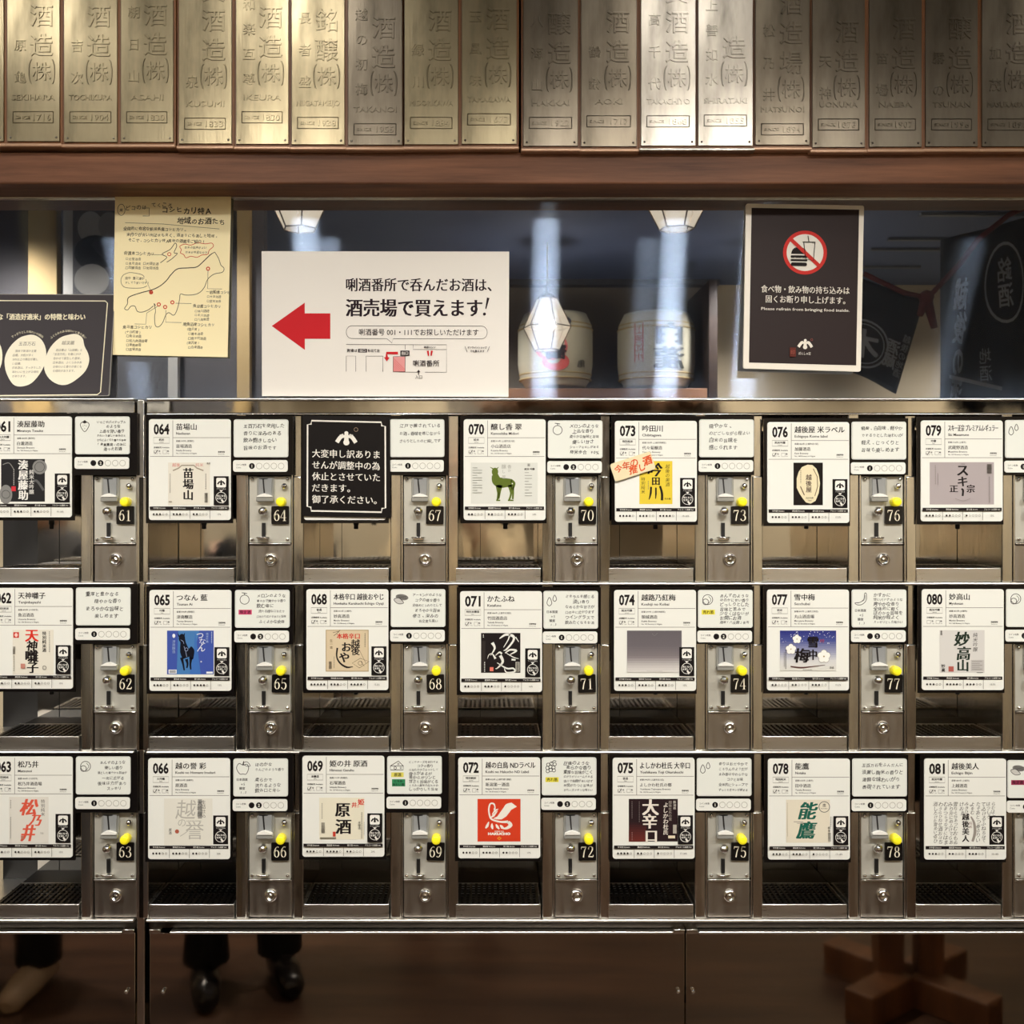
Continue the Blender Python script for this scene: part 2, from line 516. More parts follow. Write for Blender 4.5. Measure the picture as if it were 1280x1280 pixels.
# ---- cabinets
def cabinet(label, x0, x1, doors):
    t = thing('machine_cabinet', label, 'cabinet', (fx((x0 + x1) / 2), .15, 0), None)
    off = t.location
    def part(name, b, parent=t): 
        o = b.build(name, None); o.parent = parent
        me = o.data
        base = Vector(off)
        me.transform(Matrix.Translation(-base)); return o
    b = MB(); bx(b, x0, x1, .0015, .42, 500.5, 516.5, M_MIRROR, .0012); part('top_fascia', b)
    b = MB(); bx(b, x0, x1, -.002, .030, 497.6, 500.6, M_EDGE, .0018, 4); part('counter_lip', b)
    b = MB(); bx(b, x0, x1, .000, .40, 516.8, 518.6, M_LEDGE, .0008); part('trim_strip', b)
    for A in ROWA:
        b = MB(); bx(b, x0, x1, -.004, .30, A + 132.6, A + 136.0, M_EDGE, .0020, 4); part('shelf_ledge', b)
    b = MB()
    bx(b, x0, x1, BACK + .012, .42, 518.8, 1320, M_DARK); part('inner_case', b)
    b = MB(); bx(b, x0, x1, .012, BACK + .01, ROWA[2] + 136.4, 1163.5, M_KICK); part('kick_rail', b)
    for dx0, dx1, hinge_xs, screws in doors:
        b = MB(); bx(b, dx0, dx1, .004, .026, 1167.5, 1760, M_LOW, .001)
        d = part('cabinet_door', b)
        l = MB(); bx(l, hinge_xs[0], hinge_xs[1], -.001, .020, 1164.4, 1167.6, M_EDGE, .0018, 4)
        part('door_edge_strip', l, d).matrix_parent_inverse = Matrix.Identity(4)
        for sx in screws:
            s = MB(); s.lathe((fx(sx), 0, fz(1239.5)), [(0, -.0035), (.0022, -.003), (.0034, -.001), (.0036, .004)], M_CHROME, 14)
            part('door_screw', s, d)
        for hx in (dx0 + .5 if dx0 > x0 + 5 or True else None, dx1 - 14.5):
            h = MB(); bx(h, hx, hx + 14, .0, .02, 1162, 1167.4, M_POST, .0006); part('hinge', h, d)
    return t
cabL = cabinet('tall steel drink machine cabinet at the left edge holding cells 61 to 63', STOPX0, STOPX1,
               [(STOPX0, 168, (STOPX0 + 15, 152.5), [158])])
cabR = cabinet('wide steel drink machine cabinet filling the picture right of the upright joint strip', RX0, RX1,
               [(186, 856.3, (212, 842), [204, 848]), (857.8, RX1, (873, 1410), [866.5])])
# every part was built about the thing's own base, nested ones too
for c in (cabL, cabR):
    for ch in c.children: ch.location = (0, 0, 0)

# upright joint strip between the two cabinets
b = MB(); b.box(fx(170.5) , fx(180.5), .001, .03, fz(1760), fz(499), M_POST, .002)
b.box(fx(168.4), fx(182.6), .03, .30, fz(1760), fz(499), M_DARK)
o = b.build('joint_strip'); tag(o, 'narrow upright polished steel strip joining the left and right cabinets', 'steel strip')

# ---- shared meshes of a dispensing cell (local frame: px from the coin plate's top left corner)
def lx(x): return x * S
def lz(y): return -y * S
def lb(b, x0, x1, ya, yb, y0, y1, m, bevel=0, seg=2): return b.box(lx(x0), lx(x1), ya, yb, lz(y1), lz(y0), m, bevel, seg)

def mk_coin_plate():
    b = MB(); lb(b, 0, 52, .003, .012, 0, 83, M_FACE, .0006)
    lb(b, 0, 52, .0, .012, 83.4, 85, M_LEDGE, .0006)
    return b.mesh('coin_plate')
def mk_slot_box():
    b = MB()
    lb(b, 10, 31.5, .0005, .003, 0.5, 31, M_SLOTBOX, .0004)
    lb(b, 12.5, 29, -.0012, .0005, 2, 24.5, mat('slot_window', srgb(150, 152, 152), .2, .15), .0004)
    lb(b, 10, 31.5, -.006, .0005, 25.5, 31.4, M_SLOTBOX, .0012)
    # white funnel lip
    pts = [(lx(11.5), lz(25.6)), (lx(11.5), lz(24.3)), (lx(16), lz(22.3)), (lx(20.5), lz(21.2)), (lx(25), lz(22.3)), (lx(30), lz(24.3)), (lx(30), lz(25.6))]
    b.prism(pts, -.0075, -.0012, M_SLOTW)
    # dark coin gap, slightly bent
    pts = [(lx(13), lz(2.2)), (lx(24), lz(2.2)), (lx(24), lz(3.2)), (lx(19), lz(3.6)), (lx(20.6), lz(21)), (lx(18.8), lz(21)), (lx(17.2), lz(3.6)), (lx(13), lz(3.0))]
    b.prism(pts, -.0016, -.0010, M_DARK)
    return b.mesh('coin_slot')
def mk_lathe(name, prof, m, n=18, x=0, y=0):
    b = MB(); b.lathe((lx(x), 0, lz(y)), [(r * S, h) for r, h in prof], m, n); return b.mesh(name)
MESH = {
 'coin_plate': mk_coin_plate(), 'coin_slot': mk_slot_box(),
 'reject_knob': mk_lathe('reject_knob', [(0, -.0125), (2.5, -.012), (4.6, -.0098), (5.7, -.0065), (5.6, -.004), (4.2, -.0015), (4.2, .003)], M_CHROME, 20),
 'push_button': mk_lathe('push_button', [(0, -.0125), (3.6, -.0122), (5.0, -.0115), (5.7, -.0095), (5.8, .003)], M_YELLOW, 22),
 'indicator_lamp': mk_lathe('indicator_lamp', [(0, -.006), (2.2, -.0055), (3.4, -.0035), (3.9, -.001), (3.9, .003)], M_CHROME, 16),
 'screw': mk_lathe('screw', [(0, -.0012), (1.4, -.0010), (2.3, .0006), (2.5, .003)], M_CHROME, 12),
 'cam_lock': mk_lathe('cam_lock', [(0, -.0035), (2.6, -.0035), (2.7, -.002), (4.2, -.002), (4.4, -.0055), (6.4, -.0052), (8.2, -.002), (8.4, .002)], M_CHROME, 26),
}
b = MB(); lb(b, 16.2, 20.6, -.0002, .0034, 58, 75.5, M_DARK); MESH['token_slot'] = b.mesh('token_slot')
b = MB()
arc = [(lx(18.4 + 8 * math.cos(R(a))), -.002 - .0075 * math.sin(R(a)), lz(76.3)) for a in range(0, 181, 15)]
b.tube(arc, .0016, M_CHROME, 8); lb(b, 12, 25, -.004, .003, 76.8, 79.4, M_LEDGE, .0006)
MESH['return_cup'] = b.mesh('return_cup')
b = MB(); lb(b, 0, 52.5, .004, .010, 86.2, 131.5, M_DOOR, .0006); MESH['lock_door'] = b.mesh('lock_door')
b = MB()
lb(b, -3, -1, .0005, .02, -2, 132.4, M_LEDGE, .0004); lb(b, 53.2, 55, .0005, .02, -2, 132.4, M_LEDGE, .0004)
lb(b, -3, 55, .011, .03, -78, 132.4, M_DARK)
MESH['coin_frame'] = b.mesh('coin_frame')
b = MB(); lb(b, -16.5, -3.4, .002, BACK, -78, 132.4, M_POST, .0012); MESH['divider_post'] = b.mesh('divider_post')
b = MB(); lb(b, 55.8, 68.2, .001, BACK, 0.2, 132.4, M_POST, .0012); lb(b, 55.8, 68.2, .006, BACK, -76, 0.2, M_POST, .0006); MESH['side_post'] = b.mesh('side_post')
# cavity: mirror back, black floor behind the tray
b = MB(); lb(b, -125, -17, BACK, BACK + .004, -76, 132, M_MIRROR); lb(b, -95.5, -95, BACK - .001, BACK, -76, 132, M_DARK); MESH['back_plate'] = b.mesh('back_plate')
b = MB(); lb(b, -125, -17, .094, BACK, 117, 132, M_DARK); MESH['drain_floor'] = b.mesh('drain_floor')
# tray
b = MB()
lb(b, -124.6, -18.6, .0, .003, 114.5, 132, M_TRAY, .0008)
lb(b, -124.6, -123.2, .003, .093, 114.5, 132, M_TRAY); lb(b, -20, -18.6, .003, .093, 114.5, 132, M_TRAY)
lb(b, -123.2, -20, .091, .093, 114.5, 132, M_TRAY); lb(b, -123.2, -20, .003, .091, 129, 132, M_DARK)
MESH['drip_tray'] = b.mesh('drip_tray')
M_GRATE = mat('grate_steel', srgb(78, 72, 66), .35, 1.0)
b = MB()
for k in range(15):
    x = -122.6 + k * 7.05
    lb(b, x, x + 3.4, .004, .0905, 114.9, 116.4, M_GRATE)
for k in range(9):
    y = .006 + k * .0102
    b.box(lx(-123), lx(-20.2), y, y + .0022, lz(117.2), lz(116.0), M_GRATE)
MESH['grate'] = b.mesh('grate')
b = MB(); b.lathe((lx(-62.5), .03, 0), [(2.2 * S, lz(66.5)), (2.9 * S, lz(66)), (2.9 * S, lz(61)), (3.6 * S, lz(60.5)), (3.6 * S, lz(50))], M_NOZZLE, 12, 'Z')
MESH['nozzle'] = b.mesh('nozzle')
b = MB(); lb(b, -68, -58, .018, .045, 40, 52, M_NOZZLE, .001); MESH['nozzle_block'] = b.mesh('nozzle_block')

# ---- artwork for each card: drawn inside the card's own px frame (0..102 x 0..125.5)
RED = srgb(196, 48, 38)
def v2(P, s, x, y, sz, c=INK, **k): P.vtext(s, x, y, sz, c, **k)
BR = dict(bold=.010, contrast=.03)
def tiny(P, x, y0, y1, c=srgb(110, 106, 100), w=.9, gap=2.2):
    y = y0
    while y < y1: P.rect(x - w / 2, y, x + w / 2, min(y + 1.3, y1), c); y += gap
def bars(P, x0, y0, x1, y1, c=srgb(90, 86, 80)):
    y = y0
    while y < y1: P.rect(x0, y, x1, y + .6, c); y += 1.2
def a61(P):
    P.rect(14, 53, 68.5, 106, srgb(38, 37, 38)); g = srgb(128, 127, 124)
    P.ell(20, 97, 8, 12, g); P.ell(62, 63, 9, 9, g); P.ring(62, 63, 6, .6, srgb(60, 60, 60)); P.ring(20, 97, 5, .6, srgb(60, 60, 60))
    P.curve([(16, 60), (24, 58), (30, 66)], 1, g); P.curve([(50, 84), (58, 80), (67, 92)], 3, srgb(90, 90, 90))
    v2(P, '湊屋藤助', 41.5, 54, 12.6, srgb(228, 226, 220), **BR); v2(P, '純米大吟醸', 52, 66, 6.2, srgb(205, 203, 198), bold=.015)
    tiny(P, 30, 66, 86, srgb(190, 188, 182)); P.rect(27, 87, 32.5, 93, srgb(200, 50, 60))
def a62(P):
    P.rect(27, 52, 78, 108, srgb(222, 217, 202)); P.rect(28, 55, 35, 62, RED); P.ell(31.5, 58.5, 2, 2.4, srgb(236, 200, 190))
    P.text('天', 51, 59, 17, srgb(214, 50, 36), 'C', **BR); P.text('神', 51, 72, 14, INK, 'C', skew=.1, **BR)
    P.text('囃', 51, 85, 17, INK, 'C', **BR); P.text('子', 52, 99, 15, INK, 'C', **BR)
    v2(P, '特別純米酒', 66.5, 54, 5.2, INK, bold=.02); tiny(P, 73, 54, 80); bars(P, 27.5, 73, 30.5, 82); tiny(P, 29, 84, 103)
    P.rect(37.5, 94, 43, 100, srgb(190, 130, 115)); P.ring(67, 99, 2.2, .5, INK)
def a63(P):
    P.rect(23, 50, 72, 108, srgb(218, 214, 204)); c = srgb(214, 88, 66)
    P.text('松', 48, 63, 22, c, 'C', skew=.25, **BR); P.text('乃', 56, 79, 16, c, 'C', skew=.3, **BR); P.text('井', 47, 95, 22, c, 'C', skew=.2, sx=.8, **BR)
    v2(P, '特別純米', 65, 53, 5.3, srgb(70, 66, 62)); tiny(P, 25, 54, 64); tiny(P, 25, 75, 102); P.rect(38, 98, 41.5, 102.5, srgb(190, 120, 100)); P.text('720', 64, 95, 2.8, srgb(120, 115, 110), 'C')
def a64(P):
    P.rect(24, 54, 76, 107, srgb(222, 217, 203)); g = srgb(158, 148, 130)
    P.line([(30, 64), (37, 61), (41, 57.5), (56, 57.5), (60, 61), (68, 64)], 1.6, g)
    P.text('越後', 34, 57, 5, srgb(200, 100, 90), 'C'); P.text('純米', 63, 57, 5, srgb(200, 130, 120), 'C')
    v2(P, '苗場山', 49, 60.5, 13.6, INK, **BR); tiny(P, 26.5, 68, 92); tiny(P, 71, 68, 88); bars(P, 69.5, 92, 73.5, 103.5); P.rect(25, 102, 29, 103, g); P.text('清酒', 72, 55, 2.5)
def a65(P):
    P.rect(22, 50.5, 80, 105, srgb(62, 82, 160)); P.poly([(36, 50.5), (62, 50.5), (50, 105), (34, 105)], srgb(70, 120, 176))
    P.poly([(57, 50.5), (64, 105), (50, 105), (55, 80)], srgb(62, 108, 178))
    K = srgb(16, 18, 30)
    P.curve([(41, 58), (42, 66), (44, 76), (47, 84)], [6, 7, 12, 12], K); P.ell(40.5, 60, 4, 5.5, K); P.line([(37, 58), (35.5, 54)], [1.8, .6], K); P.line([(43, 57), (44, 53.5)], [1.8, .6], K)
    P.curve([(50, 72), (53, 76), (52, 86)], [6, 6, 5], K)
    for a in ([(40, 84), (42, 92), (43.5, 100)], [(46, 86), (47.5, 92), (46.5, 97)], [(52, 84), (51, 92), (51.5, 99)]): P.curve(a, [4, 2.4, 1.8], K)
    P.curve([(43, 70), (45, 76), (46.5, 83)], .5, srgb(150, 165, 200)); P.ring(46, 74, 2, .5, srgb(150, 165, 200)); P.curve([(39, 62), (42, 64), (43, 67)], .5, srgb(150, 165, 200))
    w = srgb(226, 230, 236)
    P.text('つ', 63, 56.5, 10, w, 'C', bold=.0); P.text('な', 66, 64, 9, w, 'C'); P.text('ん', 65, 72, 11, w, 'C', skew=.2)
    v2(P, '純米吟醸', 72, 53, 3.2, srgb(160, 180, 220)); tiny(P, 77.5, 52, 66, srgb(190, 200, 220)); P.ell(30.5, 57, 1.8, 2.6, w); v2(P, '津南醸造', 30.5, 62, 4.2, srgb(150, 170, 215))
    P.text('※', 64.5, 89, 4, w, 'C'); P.rect(24, 99, 34, 104, w); bars(P, 25, 100, 33, 103.5, INK); P.rect(71, 101.5, 79, 104, w)
def a66(P):
    P.rect(20, 50, 80, 108, srgb(221, 218, 206)); g = srgb(176, 173, 164)
    P.text('越', 47, 64, 26, g, 'C', bold=-.012, skew=.1); P.text('誉', 58, 90, 24, g, 'C', bold=-.012); P.text('の', 42, 80, 12, g, 'C', bold=-.01)
    P.rect(62, 51, 67, 75, srgb(150, 148, 142)); v2(P, '大吟醸', 64.5, 52, 7, srgb(70, 68, 66)); v2(P, '生詰仕込', 69, 52, 5.5, srgb(60, 58, 56)); P.text('KOSHI NO HOMARE', 57, 78, 2, srgb(90, 86, 80), 'C')
    P.ell(36, 91, 2.6, 2.6, srgb(170, 90, 70)); v2(P, '原酒', 27.5, 87, 4, INK); P.line([(40, 97), (46, 93), (50, 90)], .8, g)
def a68(P):
    P.rect(24, 50.5, 77.5, 102.5, srgb(176, 156, 122)); P.rect(25.2, 51.7, 76.3, 101.3, srgb(208, 190, 158))
    P.line([(33, 54), (40, 52.5)], .5, INK); P.line([(34, 58), (38, 55), (42, 50.8)], .6, INK)
    P.text('本格辛口', 52, 58.5, 7.4, srgb(196, 62, 50), 'C', **BR)
    P.text('越', 61, 68, 11.5, INK, 'C', bold=.02); P.text('後', 61, 77, 11, INK, 'C', bold=.02)
    P.text('お', 50, 72, 13, INK, 'C', **BR); P.text('や', 47, 85, 14, INK, 'C', **BR)
    P.curve([(38.5, 73), (37.8, 84), (42, 92), (50, 97), (58, 96.5)], [2.2, 1.8, 2.2, 2.4, .8], INK)
    P.line([(57, 92), (67, 86), (78, 90), (66, 98)], .6, srgb(70, 60, 44), True); P.ring(67, 92, 2.6, .5, srgb(70, 60, 44)); P.line([(68, 90), (72, 96)], .5, srgb(70, 60, 44))
    P.line([(66, 76), (74, 92)], .4, srgb(70, 60, 44)); tiny(P, 34.5, 84, 98); v2(P, '生一本', 31, 62, 4.2, srgb(120, 104, 78)); bars(P, 28, 90, 31.5, 99, INK); tiny(P, 73, 55, 72)
def a69(P):
    P.rect(21, 52, 77, 104, srgb(224, 218, 196)); P.text('原', 50, 67, 19, INK, 'C', **BR); P.text('酒', 51, 88, 20, INK, 'C', **BR)
    P.text('姫', 73, 57.5, 8.2, srgb(200, 54, 44), 'C', **BR); P.text('の', 69, 63, 4, srgb(200, 54, 44), 'C'); P.text('井', 64.5, 61, 7, srgb(200, 54, 44), 'C', **BR)
    tiny(P, 24.5, 59, 78); bars(P, 23.5, 83, 28, 96); P.rect(22, 101, 42, 103, srgb(130, 124, 108)); P.rect(38, 94, 41.5, 100, srgb(190, 60, 44))
    v2(P, '本醸造', 71, 81, 3.4, srgb(80, 76, 70)); tiny(P, 74, 70, 102); tiny(P, 77, 82, 98, w=.6)
def a70(P):
    P.rect(9, 54, 92, 105, srgb(213, 214, 206)); G = srgb(92, 108, 40)
    P.ell(39, 65.5, 4, 5.2, G); P.line([(37, 62), (33, 59.5)], [1.6, .5], G); P.line([(41, 62), (43.5, 59.5)], [1.6, .5], G)
    P.curve([(39, 69), (41, 76), (46, 79), (54, 79), (60, 79)], [7.5, 12, 13, 11, 9], G)
    P.curve([(59, 76), (63, 80), (61.5, 88)], [4, 3, 1], G)
    for a in ([(42, 82), (43, 92), (42, 101)], [(46, 82), (45, 90), (43.5, 99)], [(57, 82), (59, 92), (56.5, 101)], [(60, 81), (61.5, 90), (61, 99.5)]): P.curve(a, [5, 2.6, 2.2], G)
    P.rect(40.5, 100, 45.5, 101.8, G); P.rect(55, 100, 62, 101.8, G)
    g = srgb(160, 160, 152)
    P.text('醸', 50, 59, 6, g, 'C'); P.text('香', 57, 59, 5, g, 'C'); P.text('し', 50, 65, 5, g, 'C'); P.text('翠', 50, 72, 5, g, 'C'); P.text('か', 57, 64, 4, g, 'C')
    P.text('翠', 81, 57, 4, INK, 'C'); P.text('純米 吟醸', 82, 62, 3, INK, 'C', bold=.02)
    for k in range(9): P.rect(76, 66 + k * 3.6, 76 + (9 if k % 3 else 5), 66.8 + k * 3.6, g)
    for k in range(11): P.rect(11, 60 + k * 3.1, 11 + (12 if k % 3 else 6), 60.7 + k * 3.1, g)
def a71(P):
    P.rect(26, 52, 75, 101.5, srgb(32, 26, 26)); w = srgb(224, 224, 216); P.rect(26, 62, 31.5, 101.5, srgb(48, 42, 40))
    q = lambda p, ws: P.curve(p, ws, w)
    q([(49, 59), (57, 54), (66, 56), (66, 62), (58, 72), (54, 74)], [1, 3, 3.4, 2.4, 2, .6]); q([(62, 52), (60, 60), (54, 70)], [2, 1.4, .6]); q([(69, 57), (73, 63)], [1.6, .6])
    q([(40, 64), (43, 71), (38, 80)], [4, 2.4, .6]); q([(34, 84), (36, 79), (40, 78), (44, 84)], [.5, 1, 1, 3]); q([(44, 80), (49, 76), (52, 78)], [.6, 2, 2.6])
    q([(56, 77), (62, 73), (70, 74), (62, 79)], [1, 2.2, 2.6, .8]); q([(56, 76), (66, 82), (73, 84)], [.6, 1.2, .5]); q([(64, 85), (69, 85.5)], [2.2, 2])
    q([(50, 80), (53, 88), (46, 96), (44, 96)], [4, 3, 1.2, .6]); q([(46, 89), (58, 96), (66, 96), (68, 100), (58, 101), (55, 96)], [.8, 2, 2, 2, 1.6, .8])
    P.rect(37, 94.5, 41.5, 99.5, srgb(224, 120, 104)); P.rect(69, 88, 74, 100, srgb(180, 176, 164)); bars(P, 70, 89, 73, 99, INK); tiny(P, 30.5, 88, 100, w); tiny(P, 29, 54, 58, w)
def a72(P):
    P.rect(24, 51.5, 77.5, 104.5, srgb(206, 62, 34)); w = srgb(232, 226, 214)
    P.curve([(46, 64), (44.5, 58), (40, 57.5), (38, 64), (39, 72), (42, 77), (52, 80), (62, 80)], [1, 2, 1.8, 2, 2, 2.2, 2.2, 3.4], w)
    P.curve([(62, 80), (65, 84), (60, 88), (53, 88)], [3.4, 5, 3, .6], w); P.poly([(44.5, 62), (47, 66), (46.5, 69), (44, 65)], w)
    P.curve([(44, 76), (52, 73), (58, 66), (61, 60), (67, 57)], [.8, 3.4, 6.4, 5, 1.6], w); P.poly([(58, 60), (66, 56), (73, 61), (66, 65), (60, 73), (54, 77), (46, 77)], w)
    P.curve([(40, 75), (44, 72), (49, 66)], [.6, 3, .6], w); P.curve([(42, 71), (46, 66), (50, 64)], [.6, 2.4, .5], w)
    for a in ([(38, 80), (36, 85), (34, 88)], [(42, 82), (42, 86), (43, 89)], [(47, 83), (48.5, 86), (51, 89)], [(52, 84), (54, 86), (57, 88.5)]): P.curve(a, [1, 3.4, 1.4], w)
    P.text('KOSHI NO', 51, 91.8, 2.4, w, 'C', bold=.02); P.text('HAKUCHO', 51, 94.8, 4, w, 'C', bold=.07, width=28); P.poly([(51, 98), (54, 100.5), (51, 103), (48, 100.5)], srgb(226, 140, 50)); P.rect(50, 100, 52, 101, srgb(206, 62, 34))
def a73(P):
    P.rect(30.5, 50, 71.5, 103.5, srgb(222, 196, 62)); P.text('吟', 50, 61, 18, INK, 'C', skew=.2, **BR); P.text('田', 51, 75, 11, INK, 'C', **BR)
    P.curve([(45, 82), (44.5, 90), (42.5, 98)], [2.4, 2.6, 1], INK); P.curve([(51, 83), (51, 91), (50.5, 97)], [2, 2, 1], INK); P.curve([(56, 81), (58.5, 90), (58.5, 99)], [2.6, 3, 3], INK)
    v2(P, '越後の美酒', 65.5, 54, 5.6, INK, skew=.15); v2(P, '特別純米', 35, 70, 5.2, INK, skew=.1); tiny(P, 41.5, 75, 86); P.text('代々菊', 65.5, 97, 2.6, INK, 'C', bold=.015)
def a74(P):
    P.rect(16, 50.5, 84, 102, srgb(130, 124, 126))
    P.fade(16, 50.5, 84, 102.5, [(0, srgb(98, 92, 96)), (.35, srgb(104, 98, 102)), (.62, srgb(124, 116, 118)), (.85, srgb(190, 185, 182)), (1, srgb(212, 208, 202))])
    P.line([(47, 54), (50, 57), (54, 53.5)], .5, srgb(126, 122, 122)); P.rect(40, 100.6, 60, 101, srgb(160, 152, 150))
def a75(P):
    P.rect(20, 51, 81, 104, srgb(42, 28, 30)); P.fade(20, 80, 42, 104, [(0, srgb(42, 28, 30)), (1, srgb(104, 44, 38))], 8); w = srgb(226, 218, 206)
    P.text('大', 47, 61.5, 21, w, 'C', **BR); P.text('辛', 46, 79, 19, w, 'C', **BR); P.text('口', 48, 97, 17, w, 'C', **BR)
    v2(P, 'よしかわ杜氏', 66, 55, 6.8, w, skew=.1, bold=.015); v2(P, '越後杜氏の里', 71.5, 53, 4.2, srgb(170, 160, 150)); v2(P, '新潟県', 77, 53, 3.8, w); P.rect(75, 83, 79.5, 94, srgb(170, 164, 152)); P.rect(69, 96.5, 77.5, 100, srgb(220, 208, 180))
    tiny(P, 24, 54, 75, srgb(120, 108, 106)); tiny(P, 33, 54, 80, srgb(120, 108, 106)); tiny(P, 24, 92, 102, srgb(150, 110, 106))
def a76(P):
    P.rect(32.5, 50.5, 69, 103.5, srgb(28, 23, 20)); w = srgb(226, 214, 178)
    P.poly([(50, 53), (56, 53.5), (61, 58), (64, 66), (65.5, 76), (64, 88), (60, 98), (54, 101.5), (48, 100), (44, 95), (40, 89), (36.5, 82), (36.5, 70), (39, 62), (43, 56)], w)
    v2(P, '越後屋', 51.5, 65, 7.6, srgb(70, 50, 46), bold=.015); tiny(P, 41.5, 60, 76, srgb(120, 104, 80)); P.line([(41, 80), (46, 91)], 1.2, srgb(110, 92, 70)); P.line([(57, 58), (62, 68), (62.5, 80), (59, 92)], .9, srgb(110, 92, 70)); P.text('純米吟醸', 52.5, 94.5, 2.4, INK, 'C'); P.text('720ml', 52.5, 97.5, 2, INK, 'C')
def a77(P):
    P.fade(16, 51, 86, 101, [(0, srgb(42, 46, 118)), (.25, srgb(72, 80, 140)), (.55, srgb(150, 152, 176)), (.75, srgb(206, 205, 204)), (1, srgb(214, 212, 202))])
    rnd = random.Random(3)
    for k in range(46): P.ell(rnd.uniform(17, 85), rnd.uniform(52, 67), rnd.uniform(.2, .6), rnd.uniform(.3, .8), srgb(226, 228, 236), 6); P.y += P.step
    for cx, cy, r in ((37, 61.5, 5.4), (29.5, 74, 6.4), (70.5, 83, 8)):
        for k in range(5): P.ell(cx + r * .58 * math.sin(k * 1.2566), cy - r * .58 * math.cos(k * 1.2566), r * .5, r * .5, srgb(122, 116, 108), 12); P.y += P.step * .7
        for k in range(5): P.ell(cx + r * .56 * math.sin(k * 1.2566), cy - r * .56 * math.cos(k * 1.2566), r * .46, r * .46, srgb(238, 236, 228), 12); P.y += P.step * .7
        P.ell(cx, cy, r * .12, r * .12, srgb(160, 140, 90), 8)
    P.text('雪', 57, 65, 15, INK, 'C', **BR); P.text('中', 57, 81, 14, INK, 'C', sx=.8, **BR); P.text('梅', 43, 82, 19, INK, 'C', skew=.1, **BR)
    P.text('吟', 68.5, 64, 6, srgb(170, 70, 90), 'C', skew=.2); P.curve([(29, 95.5), (42, 97), (56, 95.6), (72, 93.6)], [1.6, 2, 1.2, .4], srgb(92, 60, 56)); P.text('SECCHUBAI', 50, 99.5, 2.2, srgb(120, 116, 108), 'C'); P.text('清酒', 80, 97, 3, INK, 'C'); tiny(P, 23, 75, 99, INK); tiny(P, 21, 78, 96, srgb(120, 116, 110))
def a78(P):
    P.rect(22.5, 51, 77, 104.5, srgb(220, 212, 192)); c = srgb(28, 92, 76)
    P.text('能', 50, 65, 23, c, 'C', skew=.25, **BR); P.text('鷹', 48, 89, 23, c, 'C', skew=.2, **BR); P.ring(70, 60, 6.6, .9, srgb(96, 98, 92)); P.text('鷹', 70, 58, 4.6, INK, 'C'); P.text('NOTAKA', 70, 62, 2, INK, 'C')
    P.rect(32, 78, 44, 79, srgb(160, 152, 140)); P.rect(36, 80, 44, 80.8, srgb(160, 152, 140)); tiny(P, 24, 55, 96, srgb(180, 170, 150)); v2(P, '純米', 76, 84, 3.6, INK); tiny(P, 78, 72, 84); bars(P, 74.5, 92, 78, 102)
def a79(P):
    P.rect(11, 52, 91, 104.5, srgb(170, 160, 160)); P.text('ス', 52, 62, 16, INK, 'C', **BR); P.text('キ', 52, 76, 14, INK, 'C', skew=.1, **BR)
    P.curve([(50.5, 85), (52.5, 87), (52, 94)], [2, 2.6, 2.4], INK); P.text('正', 41, 85, 10, INK, 'C', sx=1.1, **BR); P.text('宗', 62, 85, 10.5, INK, 'C', **BR)
    tiny(P, 18, 56, 80, srgb(120, 112, 112)); tiny(P, 21, 66, 80, srgb(120, 112, 112)); bars(P, 82, 54.5, 88, 66.5); tiny(P, 85, 70, 102, srgb(112, 104, 104)); P.text('純米', 52, 54.5, 2.4, srgb(120, 110, 110), 'C'); P.curve([(42, 97), (52, 100), (61, 97)], .4, srgb(130, 120, 120))
def a80(P):
    P.rect(22, 51, 78, 104, srgb(206, 203, 198)); c = srgb(34, 46, 36)
    P.text('妙', 50, 62, 19, c, 'C', skew=.15, **BR); P.text('高', 52, 80, 18, c, 'C', skew=.1, **BR); P.text('山', 51, 95, 16, c, 'C', **BR)
    v2(P, '純米吟醸', 66.5, 54, 6, INK, skew=.15); P.rect(61, 88, 77, 102, srgb(184, 180, 176))
    for k in range(5): P.rect(62, 89.5 + k * 2.4, 75 - (k % 2) * 3, 90.2 + k * 2.4, srgb(140, 136, 130))
    P.rect(33, 96, 39.5, 102.5, srgb(170, 90, 80)); v2(P, '妙高', 26.5, 93, 5, INK, bold=.015); v2(P, '清酒', 24, 51.5, 3, INK); P.rect(68, 103.4, 76, 104, INK)
def a81(P):
    chars = 'いろはにほへとちりぬるをわかよたれそつねならむうゐのおくやまけふこえてあさきゆめみしゑひもせす酒蔵雪月花春秋'
    rnd = random.Random(5); cols = [14, 20, 27, 33, 39, 47, 53, 60, 67, 74, 80, 86]
    for j, cx in enumerate(cols):
        y = 53.5
        bot = {6: 66, 5: 68, 7: 66, 10: 72, 11: 72}.get(j, 104)
        while y < bot:
            sz = rnd.uniform(4.6, 6.6)
            P.text(rnd.choice(chars), cx + rnd.uniform(-.6, .6), y + sz / 2, sz, srgb(66, 62, 58), 'C', skew=.2, rot=rnd.uniform(-10, 10)); y += sz * .95
    P.curve([(58, 72), (62, 80), (63, 92), (60, 103)], [1.5, 3, 3.6, 3], srgb(150, 142, 134)); v2(P, '越後美人', 51.5, 68, 9, INK, **BR); v2(P, '純米', 57.5, 78, 4.4, srgb(140, 110, 104))

